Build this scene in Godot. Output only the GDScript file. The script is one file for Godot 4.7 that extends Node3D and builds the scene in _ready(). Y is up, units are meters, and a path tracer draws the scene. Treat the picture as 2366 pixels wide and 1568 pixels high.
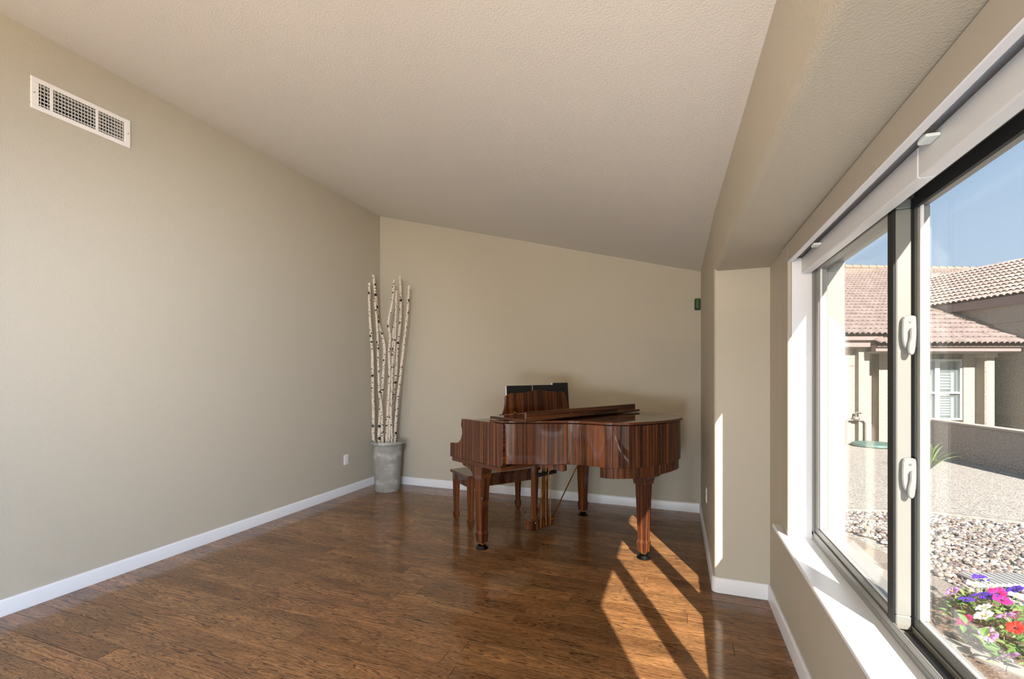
extends Node3D
# A living room with a vaulted ceiling, a grand piano and a window alcove that looks on a desert front yard.
# x runs along the back wall, -z runs into the room along the left wall; metres.

const WALL_L := -3.645
const WALL_B := -4.92
const WALL_R := 0.22
const WALL_W := 0.535
const ROOM_F := 3.5
const TURN := 20.2
const SUN_TO := Vector3(1.0, 1.635, 2.25)

const COOL := Color(0.54, 0.76, 1.0)  # colours and strengths of the lamps added for brightness
const LANTERN := Color(0.88, 0.94, 1.0)
const WARM := Color(1.0, 0.91, 0.79)
const E_SPOT := 8.0
const E_COOL := 2.8
const E_WASH := 11.0
const E_WARM := 5.8

var M := {}
var rng := RandomNumberGenerator.new()
var used := {}


# ---------------------------------------------------------------- mesh building
class MB:
	var v := PackedVector3Array()
	var n := PackedVector3Array()
	var t := PackedVector2Array()
	var idx := PackedInt32Array()
	var xf := Transform3D()

	func poly(p: Array, nr: Array, uv: Array) -> void:
		# a triangle or quad with a normal for every corner; turned so that it faces its normals
		var g: Vector3 = (p[1] - p[0]).cross(p[2] - p[0])
		if g.length_squared() < 1e-16 and p.size() > 3:
			g = (p[2] - p[0]).cross(p[3] - p[0])
		var s := Vector3.ZERO
		for k in nr:
			s += k
		var base := v.size()
		for i in p.size():
			v.append(xf * p[i])
			n.append((xf.basis * nr[i]).normalized())
			t.append(uv[i])
		if g.dot(s) >= 0.0:
			idx.append_array([base, base + 2, base + 1])
			if p.size() == 4:
				idx.append_array([base, base + 3, base + 2])
		else:
			idx.append_array([base, base + 1, base + 2])
			if p.size() == 4:
				idx.append_array([base, base + 2, base + 3])

	func uvof(p: Vector3, nn: Vector3) -> Vector2:
		var a := nn.abs()
		if a.x >= a.y and a.x >= a.z:
			return Vector2(p.z, p.y)
		if a.y >= a.z:
			return Vector2(p.x, p.z)
		return Vector2(p.x, p.y)

	func face(p: Array, c: Vector3) -> void:
		# flat face that looks away from c
		var g: Vector3 = (p[1] - p[0]).cross(p[2] - p[0]).normalized()
		var m := Vector3.ZERO
		for k in p:
			m += k
		m /= p.size()
		if g.dot(m - c) < 0.0:
			g = -g
		var nr := []
		var uv := []
		for k in p:
			nr.append(g)
			uv.append(uvof(k, g))
		poly(p, nr, uv)

	func box(c: Vector3, s: Vector3, b := 0.0) -> void:
		var h := s * 0.5
		b = minf(b, minf(h.x, minf(h.y, h.z)) * 0.9)
		if b <= 0.0:
			for ax in 3:
				for sg in [-1.0, 1.0]:
					var q := []
					for k in [[-1.0, -1.0], [1.0, -1.0], [1.0, 1.0], [-1.0, 1.0]]:
						var w := Vector3.ZERO
						w[ax] = sg * h[ax]
						w[(ax + 1) % 3] = k[0] * h[(ax + 1) % 3]
						w[(ax + 2) % 3] = k[1] * h[(ax + 2) % 3]
						q.append(c + w)
					face(q, c)
			return
		var corner := func(sx: float, sy: float, sz: float, ax: int) -> Vector3:
			var w := Vector3(sx * (h.x - b), sy * (h.y - b), sz * (h.z - b))
			w[ax] = [sx, sy, sz][ax] * h[ax]
			return c + w
		for ax in 3:
			for sg in [-1.0, 1.0]:
				var q := []
				for k in [[-1.0, -1.0], [1.0, -1.0], [1.0, 1.0], [-1.0, 1.0]]:
					var sn := [0.0, 0.0, 0.0]
					sn[ax] = sg
					sn[(ax + 1) % 3] = k[0]
					sn[(ax + 2) % 3] = k[1]
					q.append(corner.call(sn[0], sn[1], sn[2], ax))
				face(q, c)
		for ax in 3:
			var i := (ax + 1) % 3
			var j := (ax + 2) % 3
			for si in [-1.0, 1.0]:
				for sj in [-1.0, 1.0]:
					var sa := [0.0, 0.0, 0.0]
					sa[i] = si
					sa[j] = sj
					var sb := sa.duplicate()
					sa[ax] = -1.0
					sb[ax] = 1.0
					face([corner.call(sa[0], sa[1], sa[2], i), corner.call(sb[0], sb[1], sb[2], i), corner.call(sb[0], sb[1], sb[2], j), corner.call(sa[0], sa[1], sa[2], j)], c)
		for sx in [-1.0, 1.0]:
			for sy in [-1.0, 1.0]:
				for sz in [-1.0, 1.0]:
					face([corner.call(sx, sy, sz, 0), corner.call(sx, sy, sz, 1), corner.call(sx, sy, sz, 2)], c)

	func at(ax: String, p: Vector2, d: float) -> Vector3:
		if ax == "y":
			return Vector3(p.x, d, p.y)
		if ax == "z":
			return Vector3(p.x, p.y, d)
		return Vector3(d, p.y, p.x)

	func prism(pl: PackedVector2Array, d0: float, d1: float, ax := "y", b := 0.0, smooth := 40.0) -> void:
		# outline pulled from d0 to d1 along an axis, with a small chamfer b round both ends
		var cnt := pl.size()
		var area := 0.0
		for i in cnt:
			area += pl[i].cross(pl[(i + 1) % cnt])
		var sg := 1.0 if area > 0.0 else -1.0
		var en := []
		var per := [0.0]
		for i in cnt:
			var e := pl[(i + 1) % cnt] - pl[i]
			en.append(Vector2(e.y, -e.x).normalized() * sg)
			per.append(per[-1] + e.length())
		var inset := PackedVector2Array()
		for i in cnt:
			var na: Vector2 = en[(i + cnt - 1) % cnt]
			var nb: Vector2 = en[i]
			var mm := (na + nb).normalized()
			inset.append(pl[i] - mm * b / maxf(0.4, mm.dot(nb)))
		for i in cnt:
			var j := (i + 1) % cnt
			var nb: Vector2 = en[i]
			var n0: Vector2 = nb
			var n1: Vector2 = nb
			if absf(rad_to_deg(nb.angle_to(en[(i + cnt - 1) % cnt]))) < smooth:
				n0 = (nb + en[(i + cnt - 1) % cnt]).normalized()
			if absf(rad_to_deg(nb.angle_to(en[j]))) < smooth:
				n1 = (nb + en[j]).normalized()
			var a0 := at(ax, n0, 0.0)
			var a1 := at(ax, n1, 0.0)
			var u0: float = per[i]
			var u1: float = per[i + 1]
			poly([at(ax, pl[i], d0 + b), at(ax, pl[j], d0 + b), at(ax, pl[j], d1 - b), at(ax, pl[i], d1 - b)], [a0, a1, a1, a0], [Vector2(u0, d0), Vector2(u1, d0), Vector2(u1, d1), Vector2(u0, d1)])
			if b > 0.0:
				for e in [[d0 + b, d0, -1.0], [d1 - b, d1, 1.0]]:
					var up := at(ax, Vector2.ZERO, e[2])
					poly([at(ax, pl[i], e[0]), at(ax, pl[j], e[0]), at(ax, inset[j], e[1]), at(ax, inset[i], e[1])], [a0 + up, a1 + up, a1 + up, a0 + up], [Vector2(u0, e[0]), Vector2(u1, e[0]), Vector2(u1, e[1]), Vector2(u0, e[1])])
		var tr := Geometry2D.triangulate_polygon(inset)
		for k in range(0, tr.size(), 3):
			for e in [[d0, -1.0], [d1, 1.0]]:
				var up := at(ax, Vector2.ZERO, e[1])
				var q := []
				var uv := []
				for m in 3:
					var pp: Vector2 = inset[tr[k + m]]
					q.append(at(ax, pp, e[0]))
					uv.append(pp)
				poly(q, [up, up, up], uv)

	func lathe(pr: Array, sides: int, c := Vector3.ZERO, sharp := 35.0) -> void:
		# pr: [radius, height] pairs from the bottom up or round the outline
		var sn := []
		for i in pr.size() - 1:
			var d := Vector2(pr[i + 1][0] - pr[i][0], pr[i + 1][1] - pr[i][1])
			sn.append(Vector2(d.y, -d.x).normalized())
		for i in pr.size() - 1:
			var na: Vector2 = sn[i]
			var nb: Vector2 = sn[i]
			if i > 0 and absf(rad_to_deg(sn[i].angle_to(sn[i - 1]))) < sharp:
				na = (sn[i] + sn[i - 1]).normalized()
			if i < sn.size() - 1 and absf(rad_to_deg(sn[i].angle_to(sn[i + 1]))) < sharp:
				nb = (sn[i] + sn[i + 1]).normalized()
			for k in sides:
				var q := []
				var nr := []
				var uv := []
				for e in [[k, 0], [k + 1, 0], [k + 1, 1], [k, 1]]:
					var a: float = TAU * e[0] / sides
					var r: float = pr[i + e[1]][0]
					var nn: Vector2 = nb if e[1] else na
					q.append(c + Vector3(cos(a) * r, pr[i + e[1]][1], sin(a) * r))
					nr.append(Vector3(cos(a) * nn.x, nn.y, sin(a) * nn.x))
					uv.append(Vector2(float(e[0]) / sides, pr[i + e[1]][1]))
				if absf(pr[i][0]) < 1e-6:
					poly([q[0], q[2], q[3]], [nr[0], nr[2], nr[3]], [uv[0], uv[2], uv[3]])
				elif absf(pr[i + 1][0]) < 1e-6:
					poly([q[0], q[1], q[2]], [nr[0], nr[1], nr[2]], [uv[0], uv[1], uv[2]])
				else:
					poly(q, nr, uv)

	func tube(path: Array, radii: Array, sides: int, caps := true, vscale := 1.0) -> void:
		var ln := 0.0
		var ref := Vector3(0.31, 0.12, 0.94)
		var rings := []
		for i in path.size():
			var d: Vector3 = (path[mini(i + 1, path.size() - 1)] - path[maxi(i - 1, 0)]).normalized()
			if i == 0 and absf(d.dot(ref)) > 0.9:
				ref = Vector3(0.95, 0.2, 0.1)
			var sx := (ref - d * ref.dot(d)).normalized()
			ref = sx
			var sy := d.cross(sx)
			if i > 0:
				ln += path[i].distance_to(path[i - 1])
			rings.append([path[i], sx, sy, radii[mini(i, radii.size() - 1)], ln, d])
		for i in rings.size() - 1:
			for k in sides:
				var q := []
				var nr := []
				var uv := []
				for e in [[0, k], [0, k + 1], [1, k + 1], [1, k]]:
					var r: Array = rings[i + e[0]]
					var a: float = TAU * e[1] / sides
					var o: Vector3 = r[1] * cos(a) + r[2] * sin(a)
					q.append(r[0] + o * r[3])
					nr.append(o)
					uv.append(Vector2(float(e[1]) / sides, r[4] * vscale))
				poly(q, nr, uv)
		if caps:
			for e in [[0, -1.0], [rings.size() - 1, 1.0]]:
				var r: Array = rings[e[0]]
				var nn: Vector3 = r[5] * e[1]
				for k in sides:
					var a := TAU * k / sides
					var b := TAU * (k + 1) / sides
					poly([r[0], r[0] + (r[1] * cos(a) + r[2] * sin(a)) * r[3], r[0] + (r[1] * cos(b) + r[2] * sin(b)) * r[3]], [nn, nn, nn], [Vector2(0.5, 0.0), Vector2(0.4, 0.0), Vector2(0.6, 0.0)])

	func square(pr: Array, c: Vector3) -> void:
		# a square post: [half width, height] pairs
		for i in pr.size() - 1:
			for k in 4:
				var q := []
				for e in [[0, k], [0, k + 1], [1, k + 1], [1, k]]:
					var a: float = PI / 4 + PI / 2 * e[1]
					var r: float = pr[i + e[0]][0] * sqrt(2.0)
					q.append(c + Vector3(cos(a) * r, pr[i + e[0]][1], sin(a) * r))
				face(q, c + Vector3(0, (pr[i][1] + pr[i + 1][1]) * 0.5, 0))
		for e in [0, pr.size() - 1]:
			var q := []
			for k in 4:
				var a := PI / 4 + PI / 2 * k
				var r: float = pr[e][0] * sqrt(2.0)
				q.append(c + Vector3(cos(a) * r, pr[e][1], sin(a) * r))
			face(q, c + Vector3(0, (pr[0][1] + pr[-1][1]) * 0.5, 0))

	func ball(c: Vector3, r: Vector3, seg := 12) -> void:
		var rows := int(seg / 2.0)
		for i in rows:
			for k in seg:
				var q := []
				var nr := []
				var uv := []
				for e in [[i, k], [i, k + 1], [i + 1, k + 1], [i + 1, k]]:
					var th: float = PI * e[0] / rows
					var ph: float = TAU * e[1] / seg
					var o := Vector3(sin(th) * cos(ph), cos(th), sin(th) * sin(ph))
					q.append(c + o * r)
					nr.append((o / r).normalized())
					uv.append(Vector2(float(e[1]) / seg, float(e[0]) / rows))
				if i == 0:
					poly([q[0], q[2], q[3]], [nr[0], nr[2], nr[3]], [uv[0], uv[2], uv[3]])
				elif i == rows - 1:
					poly([q[0], q[1], q[2]], [nr[0], nr[1], nr[2]], [uv[0], uv[1], uv[2]])
				else:
					poly(q, nr, uv)

	func mesh() -> ArrayMesh:
		var a := []
		a.resize(Mesh.ARRAY_MAX)
		a[Mesh.ARRAY_VERTEX] = v
		a[Mesh.ARRAY_NORMAL] = n
		a[Mesh.ARRAY_TEX_UV] = t
		a[Mesh.ARRAY_INDEX] = idx
		var m := ArrayMesh.new()
		m.add_surface_from_arrays(Mesh.PRIMITIVE_TRIANGLES, a)
		return m


# ---------------------------------------------------------------- naming
func numbered(called: String) -> String:
	if not used.has(called):
		used[called] = 0
		return called
	used[called] += 1
	return "%s_%03d" % [called, used[called]]


func put(called: String, m: Mesh, mat: Material, parent: Node = self) -> MeshInstance3D:
	var o := MeshInstance3D.new()
	o.mesh = m
	o.material_override = mat
	o.name = numbered(called) if parent == self else called
	parent.add_child(o, true)
	return o


func tag(o: Node, label: String, category: String, group := "", kind := "") -> void:
	o.set_meta("label", label)
	o.set_meta("category", category)
	if group:
		o.set_meta("group", group)
	if kind:
		o.set_meta("kind", kind)


func thing(called: String, label: String, category: String, where := Vector3.ZERO, turn := 0.0, group := "", kind := "") -> Node3D:
	var o := Node3D.new()
	o.name = numbered(called)
	add_child(o)
	o.position = where
	o.rotation.y = deg_to_rad(turn)
	tag(o, label, category, group, kind)
	return o


func struct(called: String, label: String, category: String) -> Node3D:
	return thing(called, label, category, Vector3.ZERO, 0.0, "", "structure")


func boxpart(called: String, c: Vector3, s: Vector3, mat: Material, parent: Node, b := 0.0) -> MeshInstance3D:
	var m := MB.new()
	m.box(c, s, b)
	return put(called, m.mesh(), mat, parent)


func span(called: String, a: Vector3, b: Vector3, mat: Material, parent: Node, bev := 0.0) -> MeshInstance3D:
	return boxpart(called, (a + b) * 0.5, (b - a).abs(), mat, parent, bev)


# ---------------------------------------------------------------- materials
func noise_tex(freq: float, oct: int, kind := FastNoiseLite.TYPE_SIMPLEX_SMOOTH, normal := 0.0, size := 512, ramp: Array = [], sd := 1) -> NoiseTexture2D:
	var f := FastNoiseLite.new()
	f.noise_type = kind
	f.frequency = freq
	f.fractal_octaves = oct
	f.seed = sd
	if kind == FastNoiseLite.TYPE_CELLULAR:
		f.cellular_return_type = FastNoiseLite.RETURN_CELL_VALUE
		f.fractal_type = FastNoiseLite.FRACTAL_NONE
	var t := NoiseTexture2D.new()
	t.width = size
	t.height = size
	t.seamless = true
	t.noise = f
	if normal > 0.0:
		t.as_normal_map = true
		t.bump_strength = normal
	if ramp:
		var g := Gradient.new()
		var offs := PackedFloat32Array()
		var cols := PackedColorArray()
		for k in ramp:
			offs.append(k[0])
			cols.append(k[1])
		g.offsets = offs
		g.colors = cols
		t.color_ramp = g
	return t


func mat(called: String, c: Color, rough := 0.6, metal := 0.0) -> StandardMaterial3D:
	var m := StandardMaterial3D.new()
	m.resource_name = called
	m.albedo_color = c
	m.roughness = rough
	m.metallic = metal
	M[called] = m
	return m


func world_bump(m: StandardMaterial3D, tex: Texture2D, per_m: float, strength: float) -> void:
	m.normal_enabled = true
	m.normal_texture = tex
	m.normal_scale = strength
	m.uv1_triplanar = true
	m.uv1_world_triplanar = true
	m.uv1_scale = Vector3.ONE * per_m


func grey_noise(w: int, h: int, freq: float, oct: int, sd: int, big_w: int, big_h: int) -> PackedByteArray:
	# noise computed small and stretched: long along the grain, short across it
	var f := FastNoiseLite.new()
	f.noise_type = FastNoiseLite.TYPE_SIMPLEX_SMOOTH
	f.frequency = freq
	f.fractal_octaves = oct
	f.seed = sd
	var im := f.get_image(w, h, false, false, false)
	im.convert(Image.FORMAT_L8)
	im.resize(big_w, big_h, Image.INTERPOLATE_CUBIC)
	return im.get_data()


func oak_textures() -> Array:
	# sixteen boards, 128 rows each; grain along u
	var w := 1024
	var h := 2048
	var fa := grey_noise(120, h, 0.0125, 2, 11, w, h)      # growth field: its contours are the cathedral figure
	var fb := grey_noise(256, h, 0.16, 2, 12, w, h)       # pores and fine streaks
	var fc := grey_noise(64, 256, 0.05, 3, 13, w, h)      # soft patches of stain
	var fd := grey_noise(128, 512, 0.09, 2, 14, w, h)     # waviness
	var col := PackedByteArray()
	var hgt := PackedByteArray()
	col.resize(w * h * 3)
	hgt.resize(w * h)
	var tone := []
	var lut := []
	for k in 256:
		var x := k / 255.0
		lut.append(x)
	for s in 16:
		tone.append([0.94 + 0.12 * rng.randf(), 6.0 + 8.0 * rng.randf(), rng.randf()])
	for y in h:
		var s: Array = tone[y >> 7]
		var br: float = s[0]
		var rings: float = s[1]
		var off: float = s[2]
		for x in w:
			var i := y * w + x
			var f := fa[i] / 255.0 * rings + off + fd[i] / 255.0 * 0.55
			f -= floorf(f)
			var late := f * f * f                          # slow rise to the dark late wood, then a sharp step
			if f > 0.93:
				late = (1.0 - f) * 14.0
			var pore := fb[i] / 255.0
			var p2 := clampf((pore - 0.56) * 4.0, 0.0, 1.0)
			var patch := fc[i] / 255.0
			var b := br * (1.18 - 0.6 * late - 0.36 * p2) * (0.82 + 0.36 * patch)
			var j := i * 3
			col[j] = clampi(int(b * 122.0), 0, 255)
			col[j + 1] = clampi(int(b * 90.0 * (1.0 - 0.06 * late)), 0, 255)
			col[j + 2] = clampi(int(b * 59.0 * (1.0 - 0.1 * late)), 0, 255)
			hgt[i] = clampi(int(200.0 - 60.0 * late - 70.0 * p2), 0, 255)
	var a := Image.create_from_data(w, h, false, Image.FORMAT_RGB8, col)
	var b2 := Image.create_from_data(w, h, false, Image.FORMAT_L8, hgt)
	return [ImageTexture.create_from_image(a), ImageTexture.create_from_image(b2)]


func veneer_texture() -> ImageTexture:
	# ribbon-striped mahogany: stripes along v
	var w := 2048
	var h := 256
	var fa := grey_noise(w, 6, 0.012, 3, 21, w, h)
	var fb := grey_noise(w, 12, 0.05, 2, 22, w, h)
	var fc := grey_noise(w, 48, 0.3, 2, 23, w, h)
	var col := PackedByteArray()
	col.resize(w * h * 3)
	for i in w * h:
		var a := fa[i] / 255.0
		var b := fb[i] / 255.0
		var c := fc[i] / 255.0
		var x := clampf(0.5 + (a - 0.5) * 1.1 + (b - 0.5) * 1.5 + (c - 0.5) * 0.45, 0.0, 1.0)
		col[i * 3] = int(lerpf(46.0, 117.0, x))
		col[i * 3 + 1] = int(lerpf(23.0, 66.0, x))
		col[i * 3 + 2] = int(lerpf(15.0, 34.0, x))
	return ImageTexture.create_from_image(Image.create_from_data(w, h, false, Image.FORMAT_RGB8, col))


func birch_texture() -> ImageTexture:
	var w := 256
	var h := 1024
	var fa := grey_noise(w, h, 0.02, 3, 31, w, h)
	var fb := grey_noise(32, h, 0.12, 2, 32, w, h)
	var col := PackedByteArray()
	col.resize(w * h * 3)
	for i in w * h:
		var a := fa[i] / 255.0
		var b := fb[i] / 255.0
		var tan_ := clampf((a - 0.55) * 3.0, 0.0, 1.0)
		var k := 1.0 - 0.25 * clampf((b - 0.55) * 4.0, 0.0, 1.0)
		col[i * 3] = int(lerpf(226.0, 196.0, tan_) * k)
		col[i * 3 + 1] = int(lerpf(218.0, 172.0, tan_) * k)
		col[i * 3 + 2] = int(lerpf(206.0, 146.0, tan_) * k)
	var im := Image.create_from_data(w, h, false, Image.FORMAT_RGB8, col)
	var r := RandomNumberGenerator.new()
	r.seed = 5
	for k in 95:
		var cx := r.randi_range(0, w - 1)
		var cy := r.randi_range(0, h - 1)
		var big := r.randf() < 0.22
		var rx := r.randi_range(26, 60) if big else r.randi_range(8, 24)
		var ry := r.randi_range(5, 13) if big else r.randi_range(2, 5)
		for yy in range(-ry, ry + 1):
			for xx in range(-rx, rx + 1):
				var d := pow(float(xx) / rx, 2.0) + pow(float(yy) / ry, 2.0)
				if d < 0.65 + 0.35 * r.randf():
					im.set_pixel(posmod(cx + xx, w), posmod(cy + yy, h), Color(0.13, 0.10, 0.085) if not big else Color(0.16, 0.145, 0.13))
	return ImageTexture.create_from_image(im)


func wood(called: String, tex: Texture2D, scale: Vector3, tint: Color) -> StandardMaterial3D:
	var m := mat(called, tint, 0.35)
	m.albedo_texture = tex
	m.uv1_scale = scale
	m.clearcoat_enabled = true
	m.clearcoat = 1.0
	m.clearcoat_roughness = 0.03
	m.metallic_specular = 0.1
	return m


func make_materials() -> void:
	var peel := noise_tex(0.045, 3, FastNoiseLite.TYPE_SIMPLEX_SMOOTH, 5.0, 512, [], 3)
	var rough_n := noise_tex(0.06, 4, FastNoiseLite.TYPE_SIMPLEX_SMOOTH, 9.0, 512, [], 4)
	var m := mat("wall_paint", Color(0.685, 0.655, 0.59), 0.62)
	world_bump(m, peel, 4.5, 0.4)
	m = mat("ceiling_paint", Color(0.85, 0.83, 0.80), 0.75)
	world_bump(m, peel, 3.6, 0.28)
	m = mat("trim_white", Color(0.85, 0.85, 0.86), 0.35)
	m = mat("casing_shaded", Color(0.65, 0.615, 0.56), 0.5)  # white casing, its shade put into a darker colour
	m = mat("sill_white", Color(0.86, 0.87, 0.88), 0.3)
	m = mat("frame_taupe", Color(0.45, 0.445, 0.42), 0.35)
	m = mat("frame_dark", Color(0.05, 0.045, 0.045), 0.6)
	m = mat("lock_grey", Color(0.47, 0.47, 0.46), 0.3)
	m = mat("screw_grey", Color(0.45, 0.45, 0.45), 0.4, 0.6)
	m = mat("valance", Color(0.80, 0.80, 0.80), 0.4)
	m = mat("clear_clip", Color(0.85, 0.88, 0.87), 0.12)
	m = mat("glass", Color(0.9, 0.97, 0.95, 0.02), 0.0)
	m.metallic_specular = 0.36
	m.transparency = BaseMaterial3D.TRANSPARENCY_ALPHA
	m.cull_mode = BaseMaterial3D.CULL_DISABLED
	var oak := oak_textures()
	for k in 6:
		var tint: Color = [Color(0.98, 0.96, 0.94), Color(0.94, 0.91, 0.88), Color(1.0, 0.98, 0.95), Color(0.96, 0.93, 0.91), Color(0.90, 0.87, 0.84), Color(0.97, 0.96, 0.93)][k]
		var f := wood("oak_%d" % k, oak[0], Vector3.ONE, tint)
		f.roughness = 0.36
		f.clearcoat = 0.85
		f.clearcoat_roughness = 0.12
		f.heightmap_enabled = true
		f.heightmap_texture = oak[1]
		f.heightmap_scale = 0.035
	mat("floor_gap", Color(0.36, 0.27, 0.18), 0.8)
	var ven := veneer_texture()
	wood("veneer", ven, Vector3(0.34, 0.9, 1), Color(1, 1, 1))
	var long_im: Image = ven.get_image().duplicate()
	long_im.rotate_90(CLOCKWISE)
	wood("veneer_long", ImageTexture.create_from_image(long_im), Vector3(0.9, 0.34, 1), Color(1, 1, 1))
	mat("brass", Color(0.83, 0.66, 0.36), 0.22, 1.0)
	mat("black_plastic", Color(0.025, 0.025, 0.028), 0.25)
	mat("black_felt", Color(0.02, 0.02, 0.02), 0.9)
	mat("book_black", Color(0.10, 0.105, 0.11), 0.45)
	mat("paper", Color(0.84, 0.84, 0.82), 0.8)
	mat("wire_silver", Color(0.7, 0.7, 0.72), 0.3, 1.0)
	m = mat("birch", Color(0.93, 0.91, 0.88), 0.75)
	m.albedo_texture = birch_texture()
	m = mat("cut_wood", Color(0.72, 0.56, 0.42), 0.8)
	m = mat("concrete_pot", Color.WHITE, 0.85)
	m.albedo_texture = noise_tex(0.009, 5, FastNoiseLite.TYPE_SIMPLEX_SMOOTH, 0.0, 512, [[0.0, Color(0.50, 0.485, 0.455)], [0.55, Color(0.54, 0.53, 0.505)], [0.7, Color(0.61, 0.60, 0.585)], [0.9, Color(0.70, 0.70, 0.69)]], 8)
	m.uv1_triplanar = true
	m.uv1_scale = Vector3.ONE * 1.3
	mat("moss_dark", Color(0.07, 0.06, 0.05), 1.0)
	mat("plate_white", Color(0.88, 0.87, 0.85), 0.35)
	mat("slot_dark", Color(0.05, 0.05, 0.05), 0.6)
	mat("vent_white", Color(0.88, 0.86, 0.84), 0.4)
	mat("vent_vane", Color(0.76, 0.745, 0.715), 0.5)
	mat("duct_metal", Color(0.55, 0.55, 0.54), 0.6)
	mat("sensor_green", Color(0.01, 0.22, 0.02), 0.6)
	mat("sensor_lens", Color(0.16, 0.34, 0.03), 0.5)
	# outdoors
	m = mat("stucco", Color(0.57, 0.535, 0.485), 0.95)
	world_bump(m, rough_n, 0.7, 0.9)
	m = mat("stucco_far", Color(0.57, 0.535, 0.485), 0.95)
	world_bump(m, rough_n, 0.5, 1.0)
	m = mat("block_wall", Color(0.62, 0.57, 0.53), 0.95)
	world_bump(m, rough_n, 0.45, 1.5)
	mat("wall_cap", Color(0.62, 0.57, 0.53), 0.9)
	mat("fascia", Color(0.49, 0.41, 0.395), 0.8)
	m = mat("roof_tile", Color.WHITE, 0.9)
	m.albedo_texture = noise_tex(0.02, 3, FastNoiseLite.TYPE_SIMPLEX_SMOOTH, 0.0, 256, [[0.2, Color(0.42, 0.365, 0.345)], [0.5, Color(0.48, 0.425, 0.405)], [0.8, Color(0.535, 0.48, 0.46)]], 9)
	m.uv1_triplanar = true
	m.uv1_world_triplanar = true
	m.uv1_scale = Vector3.ONE * 0.6
	mat("ridge_tile", Color(0.50, 0.43, 0.38), 0.9)
	mat("far_frame", Color(0.62, 0.64, 0.64), 0.5)
	mat("far_louver", Color(0.44, 0.47, 0.48), 0.5)
	m = mat("far_glass", Color(0.85, 0.92, 0.92, 0.06), 0.02)
	m.transparency = BaseMaterial3D.TRANSPARENCY_ALPHA
	mat("far_room", Color(0.55, 0.54, 0.52), 0.9)
	m = mat("fine_gravel", Color.WHITE, 1.0)
	m.albedo_texture = noise_tex(0.11, 1, FastNoiseLite.TYPE_CELLULAR, 0.0, 1024, [[0.0, Color(0.32, 0.30, 0.275)], [0.35, Color(0.48, 0.46, 0.425)], [0.7, Color(0.56, 0.54, 0.505)], [1.0, Color(0.68, 0.66, 0.635)]], 10)
	m.uv1_triplanar = true
	m.uv1_world_triplanar = true
	m.uv1_scale = Vector3.ONE * 0.7
	m = mat("soil", Color.WHITE, 1.0)
	m.albedo_texture = noise_tex(0.07, 4, FastNoiseLite.TYPE_SIMPLEX_SMOOTH, 0.0, 512, [[0.2, Color(0.20, 0.14, 0.10)], [0.55, Color(0.36, 0.27, 0.20)], [0.8, Color(0.50, 0.41, 0.32)]], 12)
	m.uv1_triplanar = true
	m.uv1_world_triplanar = true
	m.uv1_scale = Vector3.ONE * 1.6
	m = mat("concrete", Color.WHITE, 0.95)
	m.albedo_texture = noise_tex(0.03, 4, FastNoiseLite.TYPE_SIMPLEX_SMOOTH, 0.0, 256, [[0.2, Color(0.437, 0.420, 0.395)], [0.8, Color(0.521, 0.504, 0.479)]], 13)
	m.uv1_triplanar = true
	m.uv1_world_triplanar = true
	for k in 4:
		m = mat("paver_%d" % k, [Color(0.479, 0.445, 0.403), Color(0.454, 0.412, 0.370), Color(0.512, 0.479, 0.437), Color(0.428, 0.395, 0.361)][k], 0.95)
		world_bump(m, rough_n, 1.5, 0.5)
	var rc := [Color(0.554, 0.529, 0.512), Color(0.437, 0.403, 0.378), Color(0.319, 0.302, 0.302), Color(0.504, 0.462, 0.412), Color(0.386, 0.328, 0.302), Color(0.622, 0.613, 0.605)]
	for k in rc.size():
		mat("stone_%d" % k, rc[k], 0.9)
	m = mat("stone_mix", Color.WHITE, 0.9)
	m.vertex_color_use_as_albedo = true
	mat("grate", Color(0.521, 0.521, 0.521), 0.6)
	mat("leaf", Color(0.30, 0.42, 0.18), 0.6)
	M.leaf.backlight_enabled = true
	M.leaf.backlight = Color(0.25, 0.35, 0.12)
	mat("leaf_pale", Color(0.40, 0.46, 0.26), 0.7)
	var petals := {"petal_white": Color(0.93, 0.93, 0.91), "petal_violet": Color(0.28, 0.13, 0.62), "petal_magenta": Color(0.74, 0.07, 0.42), "petal_red": Color(0.90, 0.16, 0.10), "petal_lilac": Color(0.70, 0.50, 0.72)}
	for k in petals:
		m = mat(k, petals[k], 0.6)
		m.backlight_enabled = true
		m.backlight = (petals[k] as Color) * 0.5
	mat("flower_eye", Color(0.72, 0.68, 0.22), 0.7)
	mat("flower_eye_dark", Color(0.10, 0.08, 0.09), 0.7)
	mat("pipe_metal", Color(0.45, 0.43, 0.40), 0.5, 0.4)
	mat("teal_plastic", Color(0.25, 0.36, 0.345), 0.5)
	# glow of the unseen lamps added behind the camera
	for k in [["opal_cool", COOL], ["opal_warm", WARM], ["opal_lantern", LANTERN]]:
		m = mat(k[0], Color(0.95, 0.94, 0.92), 0.3)
		m.emission_enabled = true
		m.emission = k[1]
		m.emission_energy_multiplier = 2.0
	mat("shade_white", Color(0.85, 0.85, 0.84), 0.5)
	mat("lamp_metal", Color(0.55, 0.53, 0.5), 0.35, 1.0)


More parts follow.
